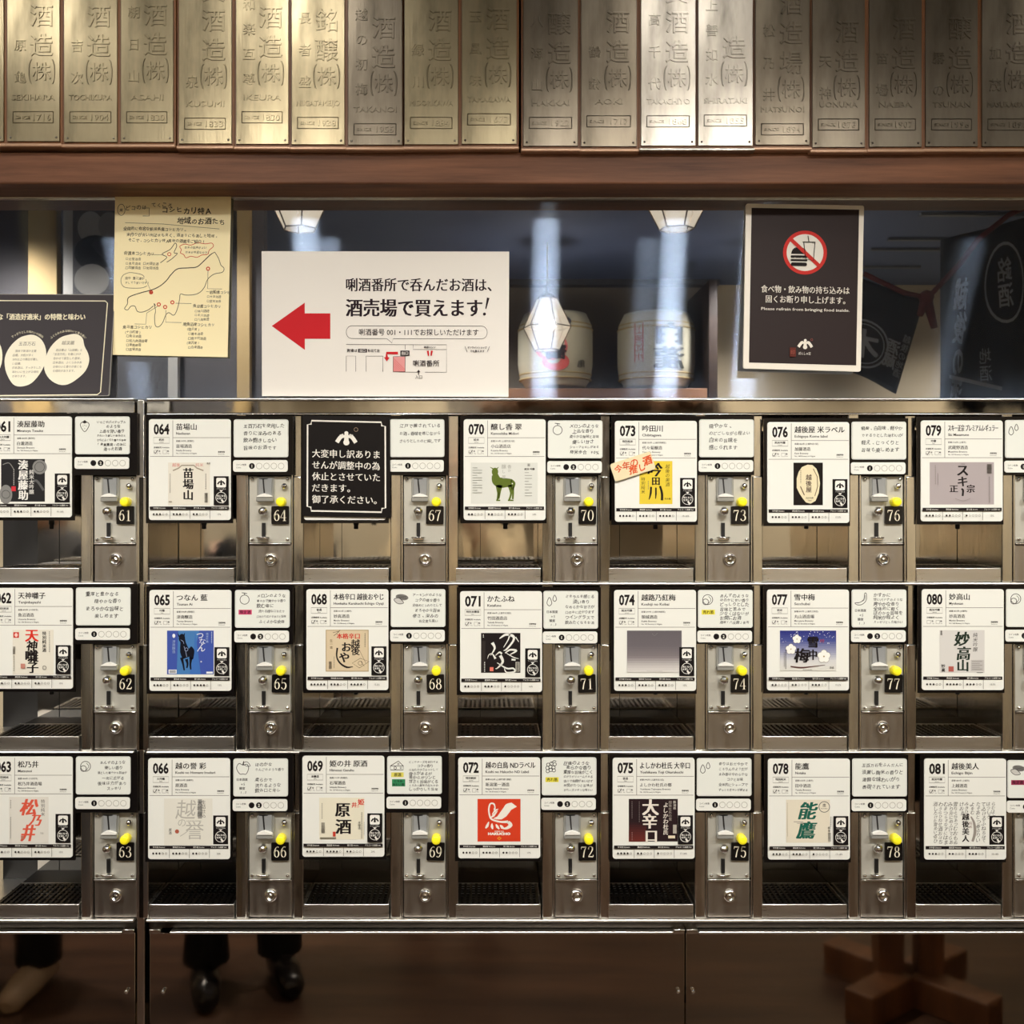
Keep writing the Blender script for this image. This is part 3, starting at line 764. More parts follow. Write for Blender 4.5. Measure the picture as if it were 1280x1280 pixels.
# number: (card x, card y, note x, note y, type, type2, name, romaji, founded, brewery, romaji2, stars, last, art, app sticker, tick, note icon, cups, note lines, extra)
CARDS = {
61: (-10, 521, 96, 521, '純米大吟醸', '湊屋藤助', 'Minatoya Tosuke', '創業1855年 (湯沢町)', '白瀧酒造', 'Shirataki Brewery', (2, 3, 2), '15-16%', a61, 1, 1, 'strawberry', 2, ['いちごやパイナップル', '　　　　のような', '　上品な甘い香り', 'きれいで優しい飲み口と', 'さらにふくらむ豊かな旨味', '「湊屋藤助」の為に', '　　　造ったお酒'], None),
62: (-8.7, 734.5, 97, 734, '特別純米', '天神囃子', 'Tenjinbayashi', '創業1873年 (十日町市)', '魚沼酒造', 'Uonuma Brewery', (3, 2, 2), '15%', a62, 1, 1, None, 1, ['重厚と豊かなる', '　　　穏やかな香り', 'まろやかな旨味と', '　　　楽しめます'], None),
63: (-9, 944.5, 97, 944.5, '特別純米', '松乃井', 'Matsunoi', '創業1894年 (十日町市)', '松乃井酒造場', 'Matsunoi Brewery', (3, 2, 2), '15%', a63, 1, 1, 'apricot', 1, ['　あんずのような', '　　　優しい香り', '凛とした華やかな旨味が', '　　一気に広がる', '後味は力があり', '　　　　スッキリ'], None),
64: (187.9, 524.4, 293.4, 524.7, '純米', '苗場山', 'Naebasan', '創業1907年 (津南町)', '苗場酒造', 'Naeba Brewery', (3, 3, 2), '15%', a64, 1, 1, None, 1, ['五百万石を使用した', '香りに深みのある', '飲み飽きしない', '旨味のお酒です'], None),
65: (188.6, 737, 295, 737, '吟醸', 'つなん 藍', 'Tsunan Ai', '創業1996年 (津南町)', '津南醸造', 'Tsunan Brewery', (3, 2, 4), '15%', a65, 1, 1, 'melon', 2, ['メロンのような', '華やかで爽やかな香り', '飲む毎に', '　流れる様な口当たり', '口当たり広がる甘さと旨味', '　ふくよかな余韻'], ('限定酒', srgb(200, 70, 110))),
66: (187, 946.5, 293, 947, '大吟醸', '越の誉 彩', 'Koshi no Homare Irodori', '創業1814年 (柏崎市)', '原酒造', 'Hara Brewery', (3, 3, 2), '15%', a66, 1, 1, 'apple', 2, ['ほのかな', 'りんごのような香り', '', '柔らかで', '流れるような', '飲み口とキレ'], 'data'),
67: (381, 524.4, 487.7, 524.5, '', '', '', '', '', '', (0, 0, 0), '', None, 0, 0, None, 1, ['江戸で醸されている', 'お酒。香味を感じながら', 'さらりとしたのど越しです'], None),
68: (384, 736, 489, 736, '普通', '本格辛口 越後おやじ', 'Honkaku Karakuchi Echigo Oyaji', '創業1815年 (上越市)', '妙高酒造', 'Myoko Brewery', (5, 3, 4), '15.6%', a68, 1, 1, 'almond', 1, ['アーモンドのような', '　コクの様な香り', '全体的にふわりとして', '　まろやかな旨味', '辛さ、深みの', '　　　自立度も高い'], None),
69: (379, 943.5, 484.5, 944, '本醸造', '姫の井 原酒', 'Himenoi Genshu', '創業1912年 (柏崎市)', '石塚酒造', 'Ishizuka Brewery', (3, 4, 2), '20%', a69, 1, 1, 'cheese', 1, ['どこかチーズを思わせる', '　　　　コクの香り', '口当たりはさらっとして', '強さがあるが', '後からガツンと', '甘さと旨味がくる', 'とろみと酸味の仕込みや', 'しっかりした旨味'], 'two'),
70: (579.7, 524.5, 684.6, 526, '純米', '醸し香 翠', 'Kamoshika Midori', '創業1914年 (上越市吉川区)', '小山酒造店', 'Koyama Brewery', (2, 2, 3), '14%', a70, 0, 1, 'melon', 2, ['メロンのような', '　上品な香り', '柔らかな酸味と旨味', '　優しい甘さ', 'シャープなキレがある', '精米歩合 90%'], None),
71: (575.3, 738.5, 679, 738.2, '特別本醸造', 'かたふね', 'Katafune', '創業1866年 (上越市大潟区)', '竹田酒造店', 'Takeda Brewery', (2, 3, 1), '16%', a71, 1, 1, 'drops', 1, ['ミネラルを感じる', '　　　淡い香り', 'なめらかな甘さが', '口の中に広がります', 'ワイングラスで', '飲みたくなるお酒'], 'data'),
72: (573, 945.5, 677, 945.5, '特別純米', '越の白鳥 NDラベル', 'Koshi no Hakucho ND Label', '創業1922年 (上越市浦川原区)', '新潟第一酒造', 'Niigata Daiichi Brewery', (3, 3, 2), '17%', a72, 0, 1, 'grapes', 2, ['巨峰のような', '　柔らかな香り', '重厚な旨味がこく', '広がりボリュームがある', '淡口で余韻が長いはず', '時間がたつと旨味が', 'きれいスッキリな味わい'], ('売れ筋', srgb(228, 216, 70))),
73: (768, 526.5, 873, 524.7, '特別純米', '吟田川', 'Chibitagawa', '創業1783年 (上越市柿崎区)', '代々菊醸造', 'Yoyogiku Brewery', (4, 3, 4), '15-16%', a73, 1, 1, None, 1, ['穏やかな、', 'のどごしながら程よい', '白米の旨味を', '感じられます'], None),
74: (767, 737, 871.5, 737, '純米吟醸', '越路乃紅梅', 'Koshiji no Kobai', '創業1697年 (上越市柿崎区)', '頚城酒造', 'Kubiki Brewery', (3, 3, 3), '15%', a74, 1, 1, 'apricot', 2, ['あんずのような', 'ほのかに甘い香り', 'どっしりとした', '旨味と苦みで', '少なくはないが', 'お燗にお酒', '酒米「八反錦」使用'], ('売れ筋', srgb(228, 216, 70))),
75: (765.2, 946, 870, 946.5, '普通', 'よしかわ杜氏 大辛口', 'Yoshikawa Toji Okarakuchi', '創業1992年 (上越市吉川区)', 'よしかわ杜氏の郷', 'Yoshikawa Tojinosato Brewery', (4, 2, 1), '17-18%', a75, 1, 1, 'drops', 1, ['香りはおだやかで', 'ころりんのようだが', '含み香はやわらかな', '　　　　コクと旨味', '全体的にシャープで', 'すっと引きキレが締まる'], None),
76: (957.7, 528, 1062.6, 527.5, '純米吟醸', '越後屋 米ラベル', 'Echigoya Kome label', '創業1864年 (上越市吉川区)', '加藤酒造', 'Kato Brewery', (3, 3, 3), '15.5%', a76, 1, 1, None, 1, ['軽酸、白旨味、軽やか', 'でするりとした味わいが', '軽え、じっくりと', '旨味も楽しめます'], None),
77: (957.3, 736.5, 1062.8, 736.5, '純米', '雪中梅', 'Secchubai', '創業1897年 (上越市三和区)', '丸山酒造場', 'Maruyama Brewery', (2, 2, 3), '15.5%', a77, 0, 1, 'banana', 2, ['かすかに', '甘いバナナのような', '爽やかな香り', '全体的に軽く', 'ほのかな旨味を', '純米が程よく', 'スッキリとした味わい'], 'data'),
78: (958.5, 947, 1063.5, 947, '特別純米', '能鷹', 'Notaka', '創業1643年 (上越市)', '田中酒造', 'Tanaka Brewery', (3, 3, 1), '17-18%', a78, 1, 1, None, 1, ['五百万石をふんだんに', '淡麗し麹米の香りと', '濃醇な味わいがり', '表現されています'], None),
79: (1148.7, 526, 1253.8, 525.5, '吟醸', 'スキー正宗 プレミアムレギュラー', 'Ski Masamune', '創業1916年 (上越市)', '武蔵野酒造', 'Musashino Brewery', (3, 2, 1), '15%', a79, 0, 1, 'drops', 1, ['', '', '', '', ''], None),
80: (1150, 736, 1255, 736, '純米吟醸', '妙高山', 'Myokosan', '創業1815年 (上越市)', '妙高酒造', 'Myoko Brewery', (3, 4, 3), '15.5%', a80, 0, 0, 'apricot', 1, ['', '', '', '', ''], None),
81: (1153, 947, 1256.7, 949, '純米吟醸', '越後美人', 'Echigo Bijin', '創業1804年 (上越市)', '上越酒造', 'Joetsu Brewery', (3, 2, 3), '15-16%', a81, 1, 1, 'almond', 1, ['', '', '', '', ''], ('限定酒', srgb(150, 50, 80))),
}
LINE = srgb(120, 114, 108)

def card_print(num):
    c = CARDS[num]; P = Print(0.0)
    P.slab(rrpts(0, 0, 102, 125.5, 3.5), .0016, M_CARD)
    if not c[5]: return P
    P.rect(29.5, 1.5, 30.1, 46.3, LINE); P.rect(30, 22.7, 101, 23.3, LINE); P.rect(1.5, 46, 100.5, 46.6, LINE)
    P.text('%03d' % num, 6, 12, 17.6, INK, 'L', bold=.035, width=19.5)
    P.line([(6, 22.8), (25.6, 22.8), (25.6, 30), (6, 30)], .5, LINE, True)
    P.text(c[4], 15.8, 25.6, 3.3, INK, 'C', bold=.02); P.text('Junmai' if '純米' in c[4] else 'Sake', 15.8, 28.5, 1.9, INK, 'C')
    P.text('店頭販売 Available', 6, 35.2, 2.3, INK, 'L', bold=.02, width=19.5)
    for bxx in (6.4, 17.6): P.line([(bxx, 38.7), (bxx + 4.4, 38.7), (bxx + 4.4, 43), (bxx, 43)], .45, LINE, True)
    if c[14]: P.line([(6.4, 40.4), (8, 42.8), (11, 38.4)], .9, INK)
    P.text('有', 13.2, 39.8, 2.4, INK, 'C', bold=.02); P.text('Yes', 14, 42.6, 1.8, INK, 'C'); P.text('無', 23.9, 39.8, 2.4, INK, 'C', bold=.02); P.text('No', 24.2, 42.6, 1.8, INK, 'C')
    n = c[5]; sz = 8.8; w = sum(.96 if ord(q) > 255 else .5 for q in n) * sz
    P.text(n, 34, 9.5, sz, INK, 'L', bold=.004, contrast=.018, width=min(w, 62))
    w = min(len(c[6]) * 2.15, 62); P.text(c[6], 34, 17.6, 4.4, INK, 'L', bold=.008, contrast=.014, width=w)
    P.text(c[7], 34, 27.2, 2.5, INK, 'L', bold=.01); P.text(c[8], 34, 33.6, 5, INK, 'L', bold=-.004, contrast=.016)
    P.text(c[9], 34, 38.8, 3, INK, 'L', bold=.01); P.text('No. %d Brewery in Niigata' % (300 + num * 3 % 90), 34, 42.4, 2.3, INK, 'L', bold=.01)
    P.text('酒蔵情報', 90.2, 40.8, 2.2, INK, 'C', bold=.02); P.text('Brewery info', 90.2, 43.4, 1.5, INK, 'C')
    if c[13 - 1]: c[12](P)
    if c[13]:
        x0, y0 = (81, 71)
        P.rect(x0, y0, x0 + 18.6, y0 + 36, srgb(24, 20, 20)); w = srgb(232, 230, 222)
        P.rrect(x0 + 3.2, y0 + 2, x0 + 15.4, y0 + 14, 1.8, w); house_mark(P, x0 + 9.3, y0 + 8.2, 7, srgb(24, 20, 20))
        P.text('アプリで見る', x0 + 9.3, y0 + 15.9, 2, w, 'C'); P.poly([(x0 + 7, y0 + 17.4), (x0 + 11.6, y0 + 17.4), (x0 + 9.3, y0 + 19.6)], w)
        P.ring(x0 + 9.3, y0 + 26.5, 6.6, .6, w); P.text('気になる', x0 + 9.3, y0 + 24.4, 2.7, w, 'C', bold=.02); P.text('を押して', x0 + 9.3, y0 + 27.6, 2.7, w, 'C', bold=.02)
        P.curve([(x0 + 9.5, y0 + 29), (x0 + 12.5, y0 + 33)], [1.4, 3.4], w)
    P.rect(1.6, 108.6, 100, 112.6, INK)
    for k, (s, e) in enumerate((('甘辛度', 'Dryness'), ('濃淡度', 'Richness'), ('香り度', 'Aroma'), ('アルコール度数', 'Vol'))):
        xc = 13.5 + k * 24.8
        P.text(s + ' ' + e, xc, 110.6, 2.3, srgb(220, 218, 210), 'C', bold=.01)
        if k: P.rect(1.4 + k * 24.9, 112.6, 1.9 + k * 24.9, 124, LINE)
    for k in range(3):
        for j in range(5):
            xx, yy = 6.4 + k * 24.9 + j * 4.0, 118.3
            if j < c[10][k]: P.ell(xx, yy, 1.25, 1.35, srgb(52, 46, 44), 8)
            else: P.ring(xx, yy, 1.15, .4, LINE, 8)
    P.text(c[11], 88, 118.3, 3, INK, 'C')
    return P

def icon(P, k, x, y):
    g = srgb(52, 48, 46)
    if k == 'strawberry':
        P.curve([(x, y + 7), (x - 5.5, y - 1), (x - 3, y - 5), (x, y - 4), (x + 3, y - 5), (x + 5.5, y - 1)], .8, g, True); P.poly([(x - 3.4, y - 4.6), (x, y - 7.6), (x + 3.4, y - 4.6), (x, y - 3.2)], g)
        for a, b in ((-2, 0), (2, 0), (0, 3), (0, -1)): P.ell(x + a, y + b, .4, .6, g, 6)
    elif k == 'melon': P.ring(x, y, 5.7, .8, g); P.curve([(x, y - 5.6), (x, y - 8)], .9, g); P.curve([(x - 3.4, y - 8.6), (x + 3, y - 7.6)], .9, g)
    elif k == 'apricot': P.ring(x, y, 6.2, .8, g); P.ring(x - 2.6, y + 2.8, 3.6, .8, g); P.curve([(x + 1, y - 4), (x + 4, y), (x + 1, y + 5)], .6, g)
    elif k == 'apple':
        P.curve([(x, y - 4), (x - 5, y - 6), (x - 8, y), (x - 4, y + 7), (x, y + 7), (x + 4, y + 7), (x + 7, y), (x + 5, y - 5)], .8, g, True)
        P.curve([(x, y - 4), (x + 1, y - 9)], [2, .8], g); P.curve([(x, y - 6), (x + 5, y - 8), (x + 9, y - 3), (x + 4, y - 3)], .7, g, True)
    elif k == 'drops':
        for a, b, s in ((-2.6, 2, 1), (4, -2.4, .75)): P.curve([(x + a, y + b - 6 * s), (x + a - 3 * s, y + b + 1 * s), (x + a, y + b + 4.6 * s), (x + a + 3 * s, y + b + 1 * s)], .8, g, True)
    elif k == 'almond':
        P.ell(x + 2, y - 2, 8, 3.8, srgb(120, 118, 114), 16, 8); P.ell(x - 2.5, y + 2.5, 6.5, 3.2, srgb(196, 194, 188), 16, 24)
        for d in (-1.4, 0, 1.4): P.line([(x - 4, y - 2.6 + d), (x + 8, y - 1.4 + d)], .5, g)
        P.curve([(x - 8, y + 1), (x - 2, y - 1), (x + 4, y + 5), (x - 3, y + 6)], .7, g, True)
    elif k == 'cheese':
        P.line([(x - 8, y), (x + 2, y - 6), (x + 8, y), (x + 8, y + 5), (x - 8, y + 5)], .9, g, True); P.line([(x - 8, y), (x + 8, y)], .8, g); P.ring(x - 2, y + 2.6, 1.6, .7, g, 12); P.ring(x + 2, y - 2.4, 1, .6, g, 10); P.ring(x + 5, y + 2.4, 1, .6, g, 10)
    elif k == 'grapes':
        for a, b in ((-4, -3), (0, -4.4), (4, -3.6), (-5, 1), (-1.4, -.4), (2.6, .4), (-4.6, 5), (-1, 3.6), (3, 4)): P.ring(x + a, y + b, 2.1, .8, g, 10)
        P.curve([(x, y - 5), (x + 3, y - 8), (x + 6, y - 7)], .9, g)
    elif k == 'banana':
        P.curve([(x + 4, y - 7), (x + 3, y), (x - 2, y + 4), (x - 8, y + 4.6), (x - 5, y + 7), (x + 1, y + 6.4), (x + 6, y + 1), (x + 6, y - 7)], .8, g, True); P.curve([(x + 4.6, y - 5), (x + 3.6, y + 1), (x - 5, y + 5)], .5, g)

def note_print(num):
    c = CARDS[num]; P = Print(0.0); W, H = 68, 47
    P.slab(rrpts(0, 0, W, H, 2.8), .0014, M_NOTE)
    P.line(rrpts(.8, .8, W - .8, H - .8, 2.2), .3, srgb(176, 176, 170), True)
    lines = c[17]; ic = c[15]
    if ic: icon(P, ic, 12 if ic != 'drops' else 10, 12)
    n = len(lines); x = 27 if ic else 12
    size = min(5.6, 40 / max(n, 4.6)) if ic else 6.2
    pitch = min(7.6, (H - 8) / n) if ic else (9 if n > 3 else 9.5)
    y0 = 7 if ic else 8
    for k, l in enumerate(lines):
        w = sum(.96 if ord(q) > 255 else .62 for q in l)
        sz = min(size, (W - x - 4.5) / max(w, 1))
        P.hand(l, x, y0 + k * pitch, sz, srgb(44, 40, 40), num + k, .012)
    ex = c[18]
    if ex == 'data':
        P.text('日本酒度', 11, 26, 3.6, srgb(44, 40, 40), 'C', bold=.02); P.hand('+5', 8.5, 31.5, 4.5, srgb(44, 40, 40)); P.text('酸度', 11, 37, 3.6, srgb(44, 40, 40), 'C', bold=.02); P.hand('1.3', 7.5, 42, 4.5, srgb(44, 40, 40))
    elif ex == 'two':
        P.rect(5, 20, 20.5, 26, srgb(216, 206, 96)); P.text('原酒', 13, 23, 4.6, INK, 'C', bold=.02); P.rect(6, 28.5, 22.5, 37.5, srgb(50, 128, 84)); P.text('とろみ', 14, 31, 3.6, INK, 'C', bold=.015); P.text('味わい酒', 14, 35.2, 3.6, INK, 'C', bold=.015)
    elif ex:
        P.rect(4.5, 24.6, 21, 30.6, ex[1]); P.text(ex[0], 12.8, 27.6, 4.6, INK, 'C', bold=.02)
    return P

def strip_print(num):
    P = Print(0.0); P.slab(rrpts(0, 0, 68, 14.6, 3), .0014, M_CARD)
    P.text('コイン枚数', 4, 5.8, 2.6, INK, 'L', bold=.01); P.text('Coins', 4, 9.2, 2.6, INK, 'L')
    n = CARDS[num][16]
    for k in range(5):
        x = 23.5 + k * 9.1
        if k < n:
            P.ell(x, 7.4, 3.6, 3.7, srgb(24, 20, 20))
            if k == n - 1: P.text(str(n), x, 7.4, 5, srgb(232, 230, 220), 'C', bold=.02)
        else: P.ring(x, 7.4, 3.6, .5, srgb(150, 146, 134))
    return P

LOOK = {
61: 'black square picture of grey fans', 62: 'red and black brushed lettering', 63: 'orange brushed lettering', 64: 'cream picture with a roof outline',
65: 'blue picture of a black goat', 66: 'pale grey outlined lettering', 67: 'a black notice over its card', 68: 'tan picture with a red heading', 69: 'cream picture and a cheese drawing',
70: 'picture of a green goat', 71: 'black picture with white brush strokes', 72: 'orange red square picture of a white swan', 73: 'yellow picture', 74: 'grey picture fading to white',
75: 'dark maroon picture with thick white lettering', 76: 'rice grain shape on a black picture', 77: 'picture of plum blossoms under a blue sky', 78: 'green brushed lettering',
79: 'grey mauve picture', 80: 'grey picture with dark green lettering', 81: 'columns of handwriting all over it'}

def place(name, me, parent, loc=(0, 0, 0)): return new_obj(name, me, parent, loc)

rnd = random.Random(11)
num = 61
for ci, cxp in enumerate(COINX):
    for ri, A in enumerate(ROWA):
        num = 61 + ci * 3 + ri
        c = CARDS[num]
        base = Vector((fx(cxp), 0, fz(A)))
        root = thing('drink_dispenser', 'steel drink dispensing cell numbered %d with %s' % (num, LOOK[num]), 'drink dispenser', (base.x, base.y, base.z - 132.4 * S), 'tasting dispensers in three rows')
        up = Vector((0, 0, 132.4 * S))
        for nm in ('back_plate', 'drain_floor', 'coin_frame', 'divider_post', 'side_post'):
            place(nm, MESH[nm], root, up)
        nz = place('nozzle_block', MESH['nozzle_block'], root, up); place('nozzle', MESH['nozzle'], nz)
        tr = place('drip_tray', MESH['drip_tray'], root, up); tag(place('grate', MESH['grate'], tr), kind='stuff')
        cp = place('coin_plate', MESH['coin_plate'], root, up)
        place('coin_slot', MESH['coin_slot'], cp); place('token_slot', MESH['token_slot'], cp); place('return_cup', MESH['return_cup'], cp)
        place('reject_knob', MESH['reject_knob'], cp, (lx(18.4), 0, lz(43.5)))
        pb = place('push_button', MESH['push_button'], cp, (lx(41), 0, lz(31.8)))
        place('indicator_lamp', MESH['indicator_lamp'], cp, (lx(44.5), 0, lz(12)))
        for sx, sy in ((4, 3.4), (48, 3.4), (4, 79), (48, 79)): place('screw', MESH['screw'], cp, (lx(sx), 0, lz(sy)))
        dr = place('lock_door', MESH['lock_door'], root, up)
        place('cam_lock', MESH['cam_lock'], dr, (lx(27), .003, lz(104)))
        # number plate
        P = Print(0.0, step=.00008); P.slab(rrpts(-11, -11.3, 11, 11.3, 1.4), .0022, M_PLATE)
        number(P, str(num), 0, .4, 14.2, srgb(236, 226, 202), .60)
        n = P.build('number_plate', cp, (lx(39.6 + rnd.uniform(-.6, .6)), -.0004, lz(48.4))); n.rotation_euler = (0, R(rnd.uniform(-1.5, 1.5)), 0)
        # black sign panel: an L shape
        ox, oy = c[0] - cxp, c[1] - A; nx_, ny_ = c[2] - cxp, c[3] - A
        b = MB()
        L0, T0 = ox - 4.2, min(oy, ny_) - 4.5; Rr = 56.2 if num < 79 else 60; B1 = -1.5; B2 = oy + 129.5; Mx = nx_ - 1.4
        pts = [(L0, T0), (Rr, T0), (Rr, B1), (Mx, B1), (Mx, B2), (L0, B2)]
        b.prism([(lx(p[0]), lz(p[1])) for p in pts], -.0052, -.0022, M_BLACK)
        sp = b.build('sign_panel', root, up)
        o = card_print(num).build('info_card', sp, (lx(ox), -.0070, lz(oy)))
        note_print(num).build('taste_note', sp, (lx(nx_), -.0068, lz(ny_)))
        strip_print(num).build('coin_count_strip', sp, (lx(nx_ - .8), -.0068, lz(ny_ + 50.6)))
# ================================================================ backsplash, posters, beam, brass boards
b = MB(); b.box(fx(-100), fx(1420), YM, YM + .01, fz(500), 1.405 + (640 - 236) * S, M_SPLASH)
o = b.build('steel_backsplash'); tag(o, 'large mirror polished steel sheet above the dispensers with light streaks', 'steel sheet')
b = MB(); b.box(fx(-100), fx(1420), YM - .006, YM - .0005, px(0, 249, YM).z, px(0, 243, YM).z, M_LEDGE, .001)
o = b.build('top_rail'); tag(o, 'thin steel rail along the upper edge of the mirror steel sheet', 'steel rail')

BY = -.045
b = MB()
p0, p1 = px(-60, 230, BY), px(1340, 190, BY)
b.box(p0.x, p1.x, BY, .12, p0.z, p1.z, M_BEAM, .003, 3)
o = b.build('wooden_beam'); tag(o, 'long reddish brown wooden beam under the brass name boards', 'wooden beam')
b = MB()
b.box(p0.x, p1.x, YM - .014, .12, px(0, 243, YM - .01).z, p0.z + .004, M_DWOOD, .001)
b.box(p0.x, p1.x, -.012, YM - .015, px(0, 236.5, -.01).z, p0.z + .003, M_DWOOD, .001)
o = b.build('beam_moulding'); tag(o, 'dark stepped wooden moulding beneath the reddish beam', 'moulding')

# brass boards: left edge, right edge, bottom, kanji right column, kanji left column, name, year, row of the seal, material
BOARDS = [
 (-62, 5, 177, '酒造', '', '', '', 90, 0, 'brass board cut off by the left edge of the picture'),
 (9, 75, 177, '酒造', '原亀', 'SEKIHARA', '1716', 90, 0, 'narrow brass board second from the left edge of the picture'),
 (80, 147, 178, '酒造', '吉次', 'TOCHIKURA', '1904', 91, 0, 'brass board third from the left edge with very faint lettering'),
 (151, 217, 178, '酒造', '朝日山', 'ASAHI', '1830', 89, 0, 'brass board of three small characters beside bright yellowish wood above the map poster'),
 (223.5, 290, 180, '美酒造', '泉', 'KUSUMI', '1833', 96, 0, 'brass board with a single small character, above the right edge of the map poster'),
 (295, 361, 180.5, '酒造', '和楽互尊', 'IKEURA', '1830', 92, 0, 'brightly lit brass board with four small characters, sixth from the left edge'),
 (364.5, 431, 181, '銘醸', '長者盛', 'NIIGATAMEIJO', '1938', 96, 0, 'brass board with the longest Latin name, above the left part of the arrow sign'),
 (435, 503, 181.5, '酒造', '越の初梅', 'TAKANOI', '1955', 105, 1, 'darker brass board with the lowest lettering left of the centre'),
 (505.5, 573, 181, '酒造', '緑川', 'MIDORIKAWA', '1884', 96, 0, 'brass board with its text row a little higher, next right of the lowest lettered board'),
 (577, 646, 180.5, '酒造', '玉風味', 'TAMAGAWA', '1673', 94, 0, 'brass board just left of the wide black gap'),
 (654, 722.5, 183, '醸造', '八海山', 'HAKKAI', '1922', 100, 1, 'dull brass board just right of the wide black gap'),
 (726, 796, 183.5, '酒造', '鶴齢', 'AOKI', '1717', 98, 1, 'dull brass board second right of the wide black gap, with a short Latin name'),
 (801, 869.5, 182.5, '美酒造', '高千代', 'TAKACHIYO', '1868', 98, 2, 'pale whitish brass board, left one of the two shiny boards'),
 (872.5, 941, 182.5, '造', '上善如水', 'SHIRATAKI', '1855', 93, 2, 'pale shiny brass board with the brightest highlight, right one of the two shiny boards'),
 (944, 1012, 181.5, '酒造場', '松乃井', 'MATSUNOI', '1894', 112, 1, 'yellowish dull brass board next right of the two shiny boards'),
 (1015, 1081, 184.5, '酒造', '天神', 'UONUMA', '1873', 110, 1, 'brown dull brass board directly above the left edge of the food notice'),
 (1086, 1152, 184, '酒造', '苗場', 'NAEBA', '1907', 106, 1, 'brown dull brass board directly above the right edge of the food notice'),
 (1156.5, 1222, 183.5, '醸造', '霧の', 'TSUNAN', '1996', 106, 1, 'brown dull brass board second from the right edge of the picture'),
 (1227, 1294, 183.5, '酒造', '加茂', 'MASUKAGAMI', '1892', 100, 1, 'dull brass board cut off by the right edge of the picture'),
]
# correct the lower texts of each board: name row y, year row y, read from the photograph
FYB = -.055
def emb_text(s, x, y, size, width=None, bold=0., h=.0008):
    """raised lettering with sloping sides: returns verts and faces in px"""
    cu = bpy.data.curves.new('t', 'FONT'); cu.body = s; cu.size = 1; cu.offset = 0
    cu.resolution_u = 2; cu.extrude = .014; cu.bevel_depth = .010; cu.bevel_resolution = 0
    ob = bpy.data.objects.new('t', cu); me = ob.to_mesh()
    vs = [tuple(v.co) for v in me.vertices]; fs = [tuple(p.vertices) for p in me.polygons]
    ob.to_mesh_clear(); bpy.data.objects.remove(ob); bpy.data.curves.remove(cu)
    if not vs: return [], []
    x0 = min(v[0] for v in vs); x1 = max(v[0] for v in vs)
    sx = width / ((x1 - x0) * size) if width else 1
    w = (x1 - x0) * size * sx
    out = []
    for a, bb, z in vs:
        out.append((x - w / 2 + (a - x0) * size * sx, y - (bb - .37) * size, -z * 26 * S * 1.35))
    return out, fs
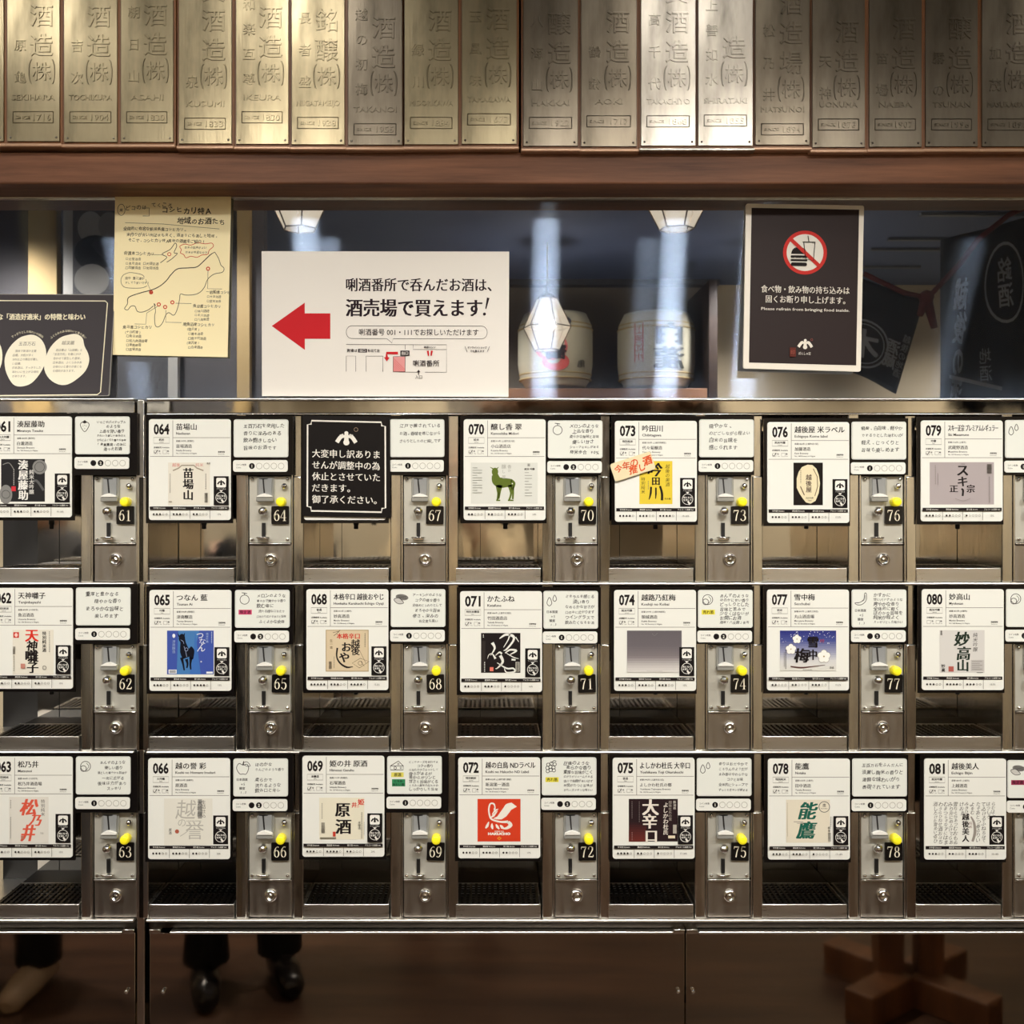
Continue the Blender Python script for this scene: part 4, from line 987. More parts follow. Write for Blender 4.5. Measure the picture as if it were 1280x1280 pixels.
for i, (x0, x1, yb, big, small, name, year, sy, kind, label) in enumerate(BOARDS):
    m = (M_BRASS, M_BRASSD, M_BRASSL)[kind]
    k = (D + FYB) / D
    bw = (x1 - x0) * S * k
    top = px(0, -40, FYB).z; bot = px(0, yb, FYB).z
    xl = px(x0, 0, FYB).x; base = Vector((xl + bw / 2, FYB + .02, bot - .006))
    t = thing('name_board', label, 'name board', base, 'brass name boards hung in a row')
    def loc(b, nm, parent=t):
        me = b.mesh(nm) if isinstance(b, (MB, Print)) else b
        me.transform(Matrix.Translation(-base)); return new_obj(nm, me, parent)
    b = MB(); b.box(xl - .0032, xl + bw + .0032, FYB + .0015, FYB + .035, bot - .003, top, M_BOARD, .0008); loc(b, 'wood_board')
    b = MB(); b.box(xl - .0036, xl + bw + .0036, FYB - .003, FYB + .036, bot - .0085, bot - .0032, M_RAIL if kind != 2 else M_BRASSL, .0018, 2); loc(b, 'bottom_rail')
    b = MB(); b.box(xl, xl + bw, FYB - .001, FYB + .0015, bot, top, m, .0006, 1); pl = loc(b, 'brass_plate')
    # raised lettering
    V = []; F = []
    def put(s, x, y, size, **kw):
        vs, fs = emb_text(s, x, y, size, **kw); n = len(V)
        for a, c2, h in vs:
            p = px(a, c2, FYB); V.append((p.x, FYB - .0010 + h, p.z))
        F.extend(tuple(n + q for q in f) for f in fs)
    cxr = x0 + (x1 - x0) * .66; cxl = x0 + (x1 - x0) * .25
    sealY = sy
    if name:
        put('株', cxr, sealY, 24, bold=.012)
        # round brackets about the seal
        for sgn in (-1, 1):
            pts = [(cxr + sgn * (12.5 + 3.5 * math.cos(R(a))), sealY + 15.5 * math.sin(R(a))) for a in range(-80, 81, 20)]
            n = len(V)
            for j, (a, c2) in enumerate(pts):
                for d, hh in ((-.9, 0), (-.3, -.0009), (.3, -.0009), (.9, 0)):
                    p = px(a + d, c2, FYB); V.append((p.x, FYB - .001 + hh, p.z))
            for j in range(len(pts) - 1):
                for q in range(3): F.append((n + j * 4 + q, n + j * 4 + q + 1, n + j * 4 + q + 5, n + j * 4 + q + 4))
        yy = sealY - 33
        for ch in reversed(big): put(ch, cxr, yy, 30, bold=.012); yy -= 37
        yy = sealY + 7
        for ch in reversed(small): put(ch, cxl, yy, 16, bold=.01); yy -= (40 if len(small) < 4 else 31)
        ny = {0: 122, 1: 131, 2: 123}[kind]; ny = {4: 130, 6: 129, 7: 137, 8: 129, 9: 124.5, 11: 127, 12: 127, 13: 126, 14: 137, 10: 129}.get(i, ny)
        put(name, (x0 + x1) / 2, ny, 9.5, width=min(54, 9 + len(name) * 6.4), bold=.01)
        ry = ny + 25
        put('SINCE', x0 + 20, ry, 5.6, width=18, bold=.0); put(year, x1 - 22, ry, 10.5, width=22, bold=.01)
        # frame of the year box
        fr = [(x0 + 7.5, ry - 7), (x1 - 8, ry - 7), (x1 - 8, ry + 7), (x0 + 7.5, ry + 7)]
        for (ax, ay), (bx_, by_) in zip(fr, fr[1:] + fr[:1]):
            n = len(V); hor = abs(ay - by_) < .1
            for (qx, qy) in ((ax, ay), (bx_, by_)):
                for d, hh in ((-.55, 0), (0, -.0007), (.55, 0)):
                    p = px(qx + (0 if hor else d), qy + (d if hor else 0), FYB); V.append((p.x, FYB - .001 + hh, p.z))
            F += [(n, n + 1, n + 4, n + 3), (n + 1, n + 2, n + 5, n + 4)]
        me = bpy.data.meshes.new('raised_lettering'); me.from_pydata([Vector(v) - base for v in V], [], F); me.materials.append(m); me.update()
        bm = bmesh.new(); bm.from_mesh(me); bmesh.ops.recalc_face_normals(bm, faces=bm.faces); bm.to_mesh(me); bm.free()
        tag(new_obj('raised_lettering', me, pl), kind='stuff')
    for sx in (x0 + 4.5, x1 - 4.5):
        p = px(sx, yb - 5, FYB)
        b = MB(); b.lathe((p.x, FYB - .001, p.z), [(0, -.0012), (.0012, -.0009), (.0017, 0)], M_DWOOD if i > 8 else M_BRASSL, 10); loc(b, 'plate_screw', pl)
# dark backing the boards hang on
b = MB(); b.box(fx(-120), fx(1440), -.018, .14, 1.4 + (640 - 187) * S, CEIL, M_DARK)
o = b.build('wall_front_upper'); tag(o, kind='structure')
b = MB(); b.box(-2.6, 2.9, .43, .50, 0, CEIL, M_PLASTER); o = b.build('wall_front'); tag(o, kind='structure')

# ---------------- posters
def quadxf(TL, TR, BR_, BL, w, h, y, lean=0.0):
    """print frame w x h px laid over the four corner pixels of the photograph at depth y"""
    def f(a, c, hh):
        u, v = a / w, c / h
        X = (TL[0] * (1 - u) + TR[0] * u) * (1 - v) + (BL[0] * (1 - u) + BR_[0] * u) * v
        Y = (TL[1] * (1 - u) + TR[1] * u) * (1 - v) + (BL[1] * (1 - u) + BR_[1] * u) * v
        yy = y + lean * (1 - v)
        p = px(X, Y, yy); return (p.x, yy + hh, p.z)
    return f
def stand(P, name, label, cat):
    o = P.build(name); me = o.data
    c = Vector((sum(v.co.x for v in me.vertices) / len(me.vertices), sum(v.co.y for v in me.vertices) / len(me.vertices), min(v.co.z for v in me.vertices)))
    me.transform(Matrix.Translation(-c)); o.location = c
    return tag(o, label, cat)

# rice variety board (black, cut off by the left edge)
P = Print(0.0, quadxf((-70, 367), (144, 368), (136.5, 495), (-70, 497), 214, 128, .012, .012), step=.00020)
K = srgb(62, 58, 60); Wc = srgb(234, 226, 196)
P.slab(rrpts(0, 0, 214, 128, 2.5), .004, mat('rice_board_edge', srgb(150, 146, 140), .6)); P.rrect(.8, .8, 213.2, 127.4, 2.2, mat('rice_board_black', srgb(62, 58, 61), .6, 0, .15))
P.line([(-4, 8.4), (202, 8.4), (205, 11), (202.5, 123), (198.5, 126.2), (-4, 126.2)], 1.2, Wc)
P.text('な「酒造好適米」の特徴と味わい', 68, 28.5, 8.4, Wc, 'L', bold=.02, contrast=.012, width=110)
def rice(cx, cy, s, title, lines, arc, flip):
    pts = [(-3, -31), (8, -32), (18, -26), (24, -14), (24, 2), (17, 17), (7, 28), (-4, 32), (-14, 31), (-21, 24), (-27, 11), (-28, -4), (-22, -17), (-12, -27)] if not flip else \
          [(0, -31), (10, -32), (18, -27), (21, -17), (26, -8), (28, 2), (24, 14), (14, 24), (2, 31), (-10, 31), (-22, 24), (-29, 12), (-28, -2), (-22, -16), (-11, -27)]
    o = []
    n = len(pts)
    for i in range(n):
        for t in (0, .34, .67):
            q = [pts[(i + j) % n] for j in (-1, 0, 1, 2)]
            f = lambda a, b2, c, d: .5 * (2 * b2 + (c - a) * t + (2 * a - 5 * b2 + 4 * c - d) * t * t + (3 * b2 - a - 3 * c + d) * t ** 3)
            o.append((cx + f(*[z[0] for z in q]), cy + f(*[z[1] for z in q])))
    P.poly(o, srgb(240, 234, 212)); g = srgb(96, 90, 82)
    P.text(title, cx, cy - 21, 5.4, g, 'C', skew=.15)
    for k, l in enumerate(lines): P.text(l, cx - 18 + (0 if k else 3), cy - 12 + k * 5.2, 3.4, g, 'L', skew=.15)
    for k, ch in enumerate(arc):
        a = R(-90 + (k - (len(arc) - 1) / 2) * 5.2); P.text(ch, cx + 36 * math.cos(a), cy + 6 + 42 * math.sin(a), 3.4, Wc, 'C', rot=math.degrees(a) + 90)
rice(50, 84, 1, '山田錦', ['酒造りに適した', '米の代表品種', '大粒で心白が', '大きく磨き易い'], 'ふくよかな味わい', False)
rice(106, 83, 1, '五百万石', ['酒米で新潟の主要', '品種。大粒が多く', '50%以上の精白が難し', 'い品種。', '日本酒は、すっきりした', '味わいに仕上がる傾向', 'があります。'], 'すっきりとした味わいの傾向', False)
rice(158, 82, 1, '越淡麗', ['越淡麗は「山田錦」と', '「五百万石」を親にかけ', '合わせて誕生した酒米。', '日本酒は、ふくらみのあ', 'る味わいと香りが高くな', 'る傾向があります。'], 'ふくらみのある味わいと香り高い', True)
stand(P, 'rice_poster', 'black board about rice varieties with white rice grain shapes at the left edge', 'poster')

# handwritten yellow map poster
P = Print(0.0, quadxf((144, 240), (289, 243.5), (284.5, 446.5), (141, 443.5), 145, 203, .022, 0), step=.00020)
yp = mat('yellow_paper', srgb(252, 238, 190), .6); P.slab([(0, 0), (145, 0), (145, 203), (0, 203)], .0008, yp)
I = srgb(56, 52, 44); RD = srgb(206, 74, 50)
P.ring(8, 22, 4.6, .6, I, ry=7); P.hand('米', 5, 22, 6, I); P.hand('どコのは', 13, 19, 7, I, 2); P.hand('てくころ', 45, 15, 7, I, 3); P.line([(34, 19), (43, 19), (43, 29), (35, 29)], .7, I)
P.hand('コシヒカリ特A', 58, 21, 9.4, I, 4, .02); P.hand('地域のお酒たち', 78, 34, 9, I, 5, .02)
P.line([(13, 38), (60, 38.5), (131, 43)], .5, I)
for k, (l, x) in enumerate((('全国的に有名な新潟県産コシヒカリ。', 11), ('米作りが良い所は水も良く、酒造りにも適した地域。', 15), ('そこで、コシヒカリ特A産地の酒蔵をご紹介！', 17))): P.hand(l, x, 45 + k * 7.2, (4.9, 5.0, 4.9)[k], I, 6 + k, .012)
P.hand('佐渡産コシヒカリ', 12, 76, 5, I, 12, .012); P.line([(44, 77), (62, 77)], .5, I)
for k, l in enumerate(('□北雪酒造', '□逸見酒造 □天領盃酒', '□加藤酒造 □尾畑酒造')): P.hand(l, 14, 83 + k * 5.4, 4.1, srgb(96, 90, 76), 20 + k)
P.curve([(58, 87), (66, 80), (60, 76), (70, 70), (76, 62), (78, 66), (75, 74), (79, 75), (72, 82), (66, 86)], .8, I); P.ring(69, 76, 2, .9, RD)
P.curve([(82, 66), (88, 63), (96, 64), (104, 61), (114, 62), (122, 61), (124, 65), (119, 70), (117, 75), (110, 76), (104, 79), (96, 78), (90, 80), (87, 76), (83, 74), (84, 70)], .8, RD, True)
P.hand('お米の出来がよい', 88, 67, 3.6, I, 31); P.hand('お米が有名なので！', 89, 73, 3.6, I, 32)
P.curve([(126, 72), (120, 76), (112, 84), (104, 91), (94, 92.5), (80, 94), (72, 101), (66, 109), (58, 116), (48, 121), (34, 125), (19, 131), (17.5, 139), (14, 145), (18, 146.5), (22, 142), (27, 142), (30, 148), (36, 149), (44, 146), (50, 141)], [.7] + [1.1] * 11 + [.8] * 9, I)
P.curve([(126, 72), (131, 80), (134, 88), (138, 92), (136, 97), (126, 99.5), (118, 106), (114, 116), (108, 123), (100, 126), (90, 126.5), (84, 125.5), (83, 132), (81, 142), (78, 150), (75, 152), (70, 149), (66, 152), (62, 162), (57, 167), (53, 165), (52, 154), (53, 147), (51, 138), (53, 141)], .75, I)
for a, c in ((47, 124), (57, 139), (65, 142), (74, 136), (118, 93)): P.ring(a, c, 2, 1.3, RD, 10)
P.text('★', 47, 124, 6, RD, 'C')
P.curve([(12, 103), (9, 108), (10, 115), (16, 119), (34, 119), (42, 116)], .6, I); P.curve([(12, 103), (20, 100), (34, 102), (38, 105)], .6, I); P.hand('途中　直江津が', 14, 107, 3.8, I, 41); P.hand('すしでうまいです！', 14, 112.5, 3.6, I, 42); P.line([(40, 108), (46, 121)], .4, I)
P.line([(118, 95), (118, 118), (136, 118)], .5, I); P.hand('一岩船産コシヒ', 116, 122, 4.6, I, 43, .012); P.hand('□大洋酒造', 117, 128, 3.8, srgb(96, 90, 76), 44); P.hand('□宮尾酒造', 117, 133.5, 3.8, srgb(96, 90, 76), 45)
P.line([(78, 137), (98, 137)], .5, I); P.hand('魚沼産コシヒカリ', 100, 140, 4.6, I, 46, .012)
for k, l in enumerate(('□緑川酒造', '□玉川酒造', '□八海醸造')): P.hand(l, 102, 146 + k * 5.2, 3.9, srgb(96, 90, 76), 47 + k)
P.line([(66, 146), (66, 161), (86, 161)], .5, I); P.hand('南魚沼産コシヒカリ', 88, 163, 4.6, I, 51, .012)
for k, l in enumerate(('(塩沢産)', ' □青木酒造', ' □高千代酒造', '(湯沢産)', ' □白瀧酒造')): P.hand(l, 92, 169 + k * 5.6, 4, I, 52 + k)
P.line([(56, 141), (42, 150), (41, 164), (27, 164)], .5, I); P.hand('魚沼産コシヒカリ', 12, 168, 4.8, I, 61, .012)
for k, l in enumerate(('(十日町産)', ' □魚沼酒造', ' □松乃井酒造場', ' □津南醸造', ' □苗場酒造')): P.hand(l, 14, 174 + k * 5.4, 4, I, 62 + k)
stand(P, 'map_poster', 'pale yellow handwritten paper with a drawn map and red marks', 'poster')

# white sign with a red arrow
P = Print(0.0, quadxf((327, 314), (636.5, 314.5), (635.5, 496), (327.5, 495), 310, 182, .010, .010), step=.00020)
P.slab([(0, 0), (310, 0), (310, 182), (0, 182)], .003, mat('sign_white', srgb(226, 221, 213), .45))
I = srgb(36, 22, 30); RD = srgb(196, 32, 40)
P.poly([(12.5, 94), (54, 64.5), (54, 78), (86, 78), (86, 110), (54, 110), (54, 124)], RD)
P.text('唎酒番所で呑んだお酒は、', 106, 42, 18, I, 'L', bold=.0, contrast=.022, width=182)
P.text('酒売場で買えます', 106, 71, 24, I, 'L', bold=.004, contrast=.028, width=170)
P.curve([(284, 58), (281, 72)], [3.4, 1.2], I); P.ell(279.4, 78.4, 1.9, 1.9, I)
P.line([(276 + 7 * math.cos(R(a)), 101.5 + 8 * math.sin(R(a))) for a in range(-90, 91, 18)] + [(165, 109.5), (163.5, 115), (157, 109.5)] + [(113 + 7 * math.cos(R(a)), 101.5 + 8 * math.sin(R(a))) for a in range(90, 271, 18)], .5, I, True)
P.text('唎酒番号 001・111でお探しいただけます', 122, 101.5, 9, I, 'L', bold=.006, width=150)
g = srgb(60, 46, 52)
P.line([(106, 117), (232, 117), (232, 151.5), (205, 151.5)], .5, g); P.line([(196, 151.5), (172, 151.5), (172, 132)], .5, g); P.line([(180, 117), (180, 123)], .5, g); P.line([(190, 117), (190, 123), (232, 123)], .5, g)
P.text('売場は', 107, 124.6, 4.4, I, 'L', bold=.02); P.rect(121, 122.4, 132, 127, I); P.text('出口', 126.5, 124.7, 4, srgb(220, 215, 208), 'C', bold=.02); P.text('を出て左', 133, 124.6, 4.4, I, 'L', bold=.02, width=15)
P.line([(106, 151), (106, 131.5), (118, 131.5), (118, 151)], .5, g); P.line([(131, 151), (131, 131.5), (152, 131.5), (152, 151)], .5, g)
P.rect(165, 132, 180, 151, srgb(220, 150, 148)); P.line([(165, 132), (180, 132), (180, 151), (165, 151)], .6, I, True)
for k in range(7): P.line([(165.3, 134 + k * 2.6), (min(179.7, 165 + (151 - 134 - k * 2.6)), min(150.8, 134 + k * 2.6 + 14.5))], .35, RD)
P.line([(171, 127.6), (157, 127.6), (157, 134)], 3.2, RD); P.poly([(153.4, 133), (160.6, 133), (157, 138)], RD)
P.rect(174, 124.5, 185.5, 131, I); P.text('出口', 179.7, 127.8, 4.6, srgb(226, 222, 214), 'C', bold=.02); P.text('唎酒マシン', 211, 120.2, 3, I, 'C', bold=.02)
for s_ in (-1, 1): P.curve([(211 + s_ * 2.6, 124.6), (211 + s_ * 2.0, 128), (211 + s_ * 1.6, 131)], [2.6, 2.2, 1.6], RD)
P.text('唎酒番所', 206.5, 140.4, 8.4, I, 'C', bold=.004, width=33); P.line([(197, 155), (197, 150)], 1, I); P.poly([(194.8, 151.6), (199.2, 151.6), (197, 148.4)], I); P.text('入口', 197, 157.6, 4.8, I, 'C')
P.text('オンラインショップ', 270.5, 120.4, 3, I, 'C', bold=.02, width=24); P.text('でも買えます', 270.5, 125, 3.2, I, 'C', bold=.02, width=18); P.line([(255, 119), (258, 126)], .5, I); P.line([(286, 119), (283, 126)], .5, I)
stand(P, 'shop_sign', 'wide white sign with a big red arrow pointing left', 'sign')

# no food and drink notice
P = Print(0.0, quadxf((932.5, 254.5), (1080, 257), (1076, 464.5), (929, 460.5), 147, 206.5, .010, .014), step=.00020)
P.slab(rrpts(0, 0, 147, 206.5, 2.5), .005, mat('notice_frame', srgb(226, 219, 205), .4)); P.rect(7, 5.2, 141, 199, mat('notice_black', srgb(40, 28, 27), .5, 0, .15))
w = srgb(226, 220, 208); RD = srgb(196, 52, 46); KK = srgb(30, 24, 24)
P.ell(74.5, 60, 27.4, 27.4, RD, 40); P.ell(74.5, 60, 23, 23, srgb(224, 220, 210), 40)
P.curve([(57.5, 62), (60, 56), (67, 53.5), (74, 56), (76.5, 62)], 1, KK); P.poly([(57.5, 62), (60, 56), (67, 53.5), (74, 56), (76.5, 62)], KK)
P.rrect(56.5, 63.6, 77.5, 66.8, 1.4, KK); P.rrect(56.5, 68.6, 77.5, 71, 1.2, KK); P.rrect(57, 72.6, 77, 77, 2, KK); P.line([(58, 67.8), (62, 66.8), (66, 68.2), (70, 66.8), (76, 68)], .6, srgb(224, 220, 210))
P.line([(71, 47), (87, 47)], 1.1, KK); P.line([(72.5, 47), (75, 68), (85, 70), (86.5, 47)], .9, KK); P.line([(79, 47), (77.5, 39)], .9, KK)
P.line([(56, 43.5), (93, 77)], 4.6, RD)
P.text('食べ物・飲み物の持ち込みは', 75.5, 106.5, 10, w, 'C', bold=-.002, contrast=.012, width=110); P.text('固くお断り申し上げます。', 76, 119, 10, w, 'C', bold=-.002, contrast=.012, width=99)
P.text('Please refrain from bringing food inside.', 76, 131, 5, w, 'C', bold=.004, contrast=.012, width=110)
house_mark(P, 76.5, 174.5, 13.5, w); P.ring(84.5, 168.6, 1.3, .4, srgb(150, 80, 70), 10); P.text('ぽんしゅ館', 76, 186, 4, w, 'C', width=15); P.rect(57.5, 179, 65, 190.5, srgb(92, 40, 32)); P.text('印', 61.2, 184.7, 6, srgb(150, 80, 66), 'C')
stand(P, 'food_notice', 'black notice in a white frame with a red no food sign', 'sign')

# out of order board over cell 67
P = Print(0.0, quadxf((378.5, 519), (487.5, 521.5), (488, 647), (378, 645), 109, 126, -.010, 0), step=.00020)
P.slab([(0, 0), (109, 0), (109, 126), (0, 126)], .002, mat('order_black', srgb(22, 19, 19), .35, 0, .2)); w = srgb(230, 226, 216)
P.line([(11, 6.6), (98, 6.6), (98.6, 11), (103, 11.6), (103, 114), (98.6, 114.6), (98, 119.4), (11, 119.4), (10.4, 114.6), (6, 114), (6, 11.6), (10.4, 11)], 1.9, w, True)
house_mark(P, 54.5, 28, 19, w); P.ring(66.5, 16.5, 2.4, .6, srgb(150, 130, 110), 14)
for k, l in enumerate(('大変申し訳ありま', 'せんが調整中の為', '休止とさせていた', 'だきます。', '御了承ください。')): P.text(l, 12, 47.5 + k * 14.3, 11, w, 'L', bold=.0, contrast=.012, width=(84, 84, 84, 47, 80)[k])
stand(P, 'out_of_order_board', 'black board with white border and Japanese apology covering the card of cell 67', 'sign')

# tag with red handwriting across card 73
P = Print(0.0, None, S, .00006); P.slab(rrpts(-26, -12, 27, 11, 3), .0012, mat('tag_cream', srgb(226, 212, 172), .5)); c = srgb(214, 84, 44)
P.hand('今年の', -23, -4, 11, c, 3, .02); P.hand('推し', -6, 4.5, 12, c, 5, .03); P.hand('酒', 13, -2, 14, c, 6, .035)
o = P.build('paper_tag', None, (fx(789.5), -.0110, fz(584))); o.rotation_euler = (0, R(-18), 0); tag(o, 'cream tag with red handwriting stuck at a slant on card 73', 'paper tag')
# ================================================================ the room in front, seen in the polished steel
b = MB(); b.box(-2.7, 3.0, -4.3, .5, -.05, 0, M_FLOOR); tag(b.build('floor'), kind='structure')
b = MB(); b.box(-2.7, 3.0, -4.3, .5, CEIL, CEIL + .05, M_CEIL); tag(b.build('ceiling'), kind='structure')
b = MB(); b.box(-2.7, 3.0, -3.70, -3.62, 0, CEIL, M_PLASTER); tag(b.build('wall_back'), kind='structure')
b = MB(); b.box(-2.7, -2.6, -3.7, .5, 0, CEIL, M_PLASTER); tag(b.build('wall_left'), kind='structure')
b = MB(); b.box(2.9, 3.0, -3.7, .5, 0, CEIL, M_PLASTER); tag(b.build('wall_right'), kind='structure')
M_LAMPON = mat('lamp_disc', (1, .9, .75), .5, emit=(1, .88, .7), strength=14)
def downlight(x, y):
    b = MB(); b.lathe((x, y, CEIL), [(.05, 0), (.05, -.012), (.042, -.014), (.040, -.004)], M_CHROME, 20, 'Z')
    o = b.build('downlight'); tag(o, None, 'ceiling light', 'ceiling spotlights')
    o['label'] = 'round recessed ceiling spotlight'
    d = MB(); d.lathe((x, y, CEIL), [(.040, -.004), (0, -.0045)], M_LAMPON, 20, 'Z'); d.build('lamp_disc', o)
for x, _ in WASH: downlight(x, -.66)
for x, _ in FRONT: downlight(x, -1.25)  # unseen fixtures for the frontal fill spots

def beam_between(name, a, c, w, dpt, m, label=None, cat=None):
    pass
# timber lintel and posts on the back wall, shelf with barrels
def mbox(name, x0, x1, ytop, ybot, d, thick, m, label=None, cat=None, kind=None, bevel=.002):
    a = mir(x0, ytop, d); c = mir(x1, ybot, d)
    b = MB(); b.box(a.x, c.x, a.y - thick, a.y, c.z, a.z, m, bevel)
    o = b.build(name); tag(o, label, cat, None, kind); return o
mbox('trim_1', 560, 900, 240, 356, 3.5, .1, mat('slate_panel', srgb(58, 60, 66), .7), kind='structure')
mbox('trim_2', 886, 897, 350, 640, 3.0, .5, M_DWOOD, kind='structure')
M_SH = M_SHELF
sh = mbox('barrel_shelf', 600, 884, 485.5, 501, 3.0, .5, M_SH, 'brown wooden shelf board under two straw wrapped barrels', 'shelf')

def barrel(cxp, ytop, ybot, wpx, d, label, art):
    c0 = mir(cxp, ybot, d); c1 = mir(cxp, ytop, d); r = wpx / 2 * S / D * (D + YM + d); h = c1.z - c0.z
    t = thing('sake_barrel', label, 'barrel', c0, None)
    prof = [(r * .80, 0), (r * .84, .01), (r * .95, h * .12), (r, h * .3), (r, h * .72), (r * .96, h * .86), (r * .88, h * .95), (r * .84, h), (r * .78, h), (0, h - .004)]
    b = MB(); b.lathe((0, 0, 0), prof, mat('barrel_wrap', srgb(180, 176, 156), .75), 40, 'Z'); b.build('body', t)
    for zz in (.10, .17, .84, .78):
        b = MB(); b.lathe((0, 0, 0), [(r * (1.0 if .2 < zz < .8 else .965) , h * zz - .004), (r * (1.02 if .2 < zz < .8 else .985), h * zz), (r * (1.0 if .2 < zz < .8 else .965), h * zz + .004)], mat('straw_rope', srgb(168, 150, 108), .85), 40, 'Z'); b.build('straw_rope', t)
    # print wrapped round the belly, read from the machines' side
    def xf(x, y, hh):
        a = x / 50 * 1.1; rr = r * 1.012 - hh
        return (-rr * math.sin(a), rr * math.cos(a), h * .5 - y / 50 * h * .42)
    P = Print(0.0, xf, step=.0006); art(P); P.build('wrapper_print', t)
    return t
def art1(P):
    P.ell(8, 0, 20, 22, srgb(206, 110, 112), 28); P.ell(2, 24, 16, 14, srgb(204, 96, 96), 24); P.ell(2, 4, 9, 16, srgb(90, 60, 64), 18)
    P.text('鶴', 2, 8, 26, srgb(40, 36, 40), 'C', bold=.03); P.ell(-6, -40, 10, 8, srgb(60, 64, 76)); P.ell(12, -40, 10, 8, srgb(60, 64, 76)); P.text('亀', -30, 26, 14, srgb(60, 60, 56), 'C')
def art2(P):
    c = srgb(52, 54, 48); P.text('白', -9, -20, 36, c, 'C', bold=.02, contrast=.04, sx=1.1)
    P.text('瀧', -9, 18, 38, c, 'C', bold=.01, contrast=.03); P.line([(22, -38), (32, -38), (32, 24), (22, 24)], 1.4, srgb(170, 80, 64), True); P.vtext('上善如水', 27, -34, 14, srgb(170, 80, 64))
barrel(694, 394, 485, 93, 3.22, 'straw wrapped barrel with a red and black crest', art1)
barrel(820, 394, 485, 96, 3.22, 'straw wrapped barrel with large black characters', art2)

# hexagonal glass lanterns
M_GLASS = bpy.data.materials.new('lantern_glass'); M_GLASS.use_nodes = True
nt = M_GLASS.node_tree; N = nt.nodes; L = nt.links; N.remove(N['Principled BSDF'])
tr_ = N.new('ShaderNodeBsdfTransparent'); em = N.new('ShaderNodeEmission'); em.inputs[0].default_value = (1, .84, .60, 1); em.inputs[1].default_value = 1.6
mx = N.new('ShaderNodeMixShader'); mx.inputs[0].default_value = .5; L.new(tr_.outputs[0], mx.inputs[1]); L.new(em.outputs[0], mx.inputs[2]); L.new(mx.outputs[0], N['Material Output'].inputs[0])
M_BULB = mat('bulb', (1, .9, .75), .5, emit=(1, .90, .76), strength=260)
M_LFR = mat('lantern_frame', srgb(70, 54, 40), .4, .8)
def lantern(p, w, label, power=1.0):
    t = thing('pendant_lantern', label, 'lantern', p, None)
    h1, h2 = w * .62, w * .50; rt, rm, rb = w * .22, w * .52, w * .27
    lv = [(rt, h1), (rm, 0), (rb, -h2)]
    P3 = [[(r * math.cos(R(60 * k + 15)), r * math.sin(R(60 * k + 15)), z) for k in range(6)] for r, z in lv]
    for a in range(2):
        for k in range(6):
            b = MB(); b.face([P3[a][k], P3[a][(k + 1) % 6], P3[a + 1][(k + 1) % 6], P3[a + 1][k]], M_GLASS); b.build('pane', t)
    b = MB()
    for a in range(2):
        for k in range(6): b.tube([P3[a][k], P3[a + 1][k]], w * .013, M_LFR, 5)
    for a in range(3):
        for k in range(6): b.tube([P3[a][k], P3[a][(k + 1) % 6]], w * .013, M_LFR, 5)
    b.lathe((0, 0, 0), [(rt, h1), (rt * .6, h1 + .02), (.008, h1 + .03), (.006, h1 + .05), (0, h1 + .05)], M_LFR, 12, 'Z')
    b.build('frame', t)
    b = MB(); b.tube([(0, 0, h1 + .04), (0, 0, max(CEIL - p.z, h1 + .05))], .004, M_LFR, 6); b.build('cord', t)
    b = MB(); b.lathe((0, 0, .01), [(0, -.022), (.014, -.016), (.020, 0), (.014, .018), (.008, .03), (.008, .05)], M_BULB, 12, 'Z'); b.build('bulb', t)
    ld = bpy.data.lights.new('lantern_light', 'POINT'); ld.energy = 7 * power; ld.color = (1, .86, .66); ld.shadow_soft_size = .03
    lo = bpy.data.objects.new('lantern_light', ld); lo.location = p + Vector((0, 0, .012)); COL.objects.link(lo)
lantern(mir(375, 247, 1.65), .20, 'hexagonal glass lantern hanging nearest the left')
lantern(mir(846, 247, 1.65), .20, 'hexagonal glass lantern hanging in front of the right barrel')
lantern(mir(684, 409, 2.75), .195, 'hexagonal glass lantern hanging in front of the left barrel', 1.5)
lantern(mir(955, 412, 2.75), .195, 'hexagonal glass lantern mirrored behind the food notice', 1.2)

# left partition with pale posts and a framed photograph
part = mbox('wall_partition', -120, 330, 200, 1250, 2.1, .06, mat('partition_dark', srgb(84, 82, 84), .8), kind='structure')
for k, (x0, x1) in enumerate(((35, 71), (296, 312))):
    mbox('timber_post', x0, x1, 200, 1200, 2.06, .04, mat('pale_timber', srgb(186, 160, 110), .6), ('wide pale timber post left of the framed photograph', 'narrow pale timber post right of the framed photograph')[k], 'post')
a = mir(79, 246, 2.0); c = mir(222, 520, 2.0)
fr = thing('framed_photograph', 'large framed grey photograph of two brewers on the partition', 'picture', (a.x, a.y, c.z), None)
fw, fh = c.x - a.x, a.z - c.z
b = MB(); b.prism([(x, z) for x, z in rrpts(0, 0, fw, fh, .03)], -.03, 0, mat('photo_frame', srgb(158, 156, 150), .5)); b.build('frame', fr)
def pxf(x, y, hh): return (x / 143 * fw, -hh, fh - y / 274 * fh)
P = Print(0.0, pxf, step=.0006); P.rect(12, 14, 131, 262, srgb(74, 74, 76)); P.ell(34, 38, 16, 20, srgb(140, 138, 134)); P.ell(58, 36, 14, 17, srgb(120, 118, 116)); P.ell(40, 70, 26, 22, srgb(30, 30, 32)); P.ell(36, 104, 22, 20, srgb(120, 118, 114)); P.curve([(40, 56), (60, 80), (90, 110)], [14, 12, 6], srgb(50, 50, 52)); P.ell(96, 60, 22, 30, srgb(104, 102, 100)); P.ell(100, 130, 28, 40, srgb(56, 56, 58))
P.build('photograph', fr)

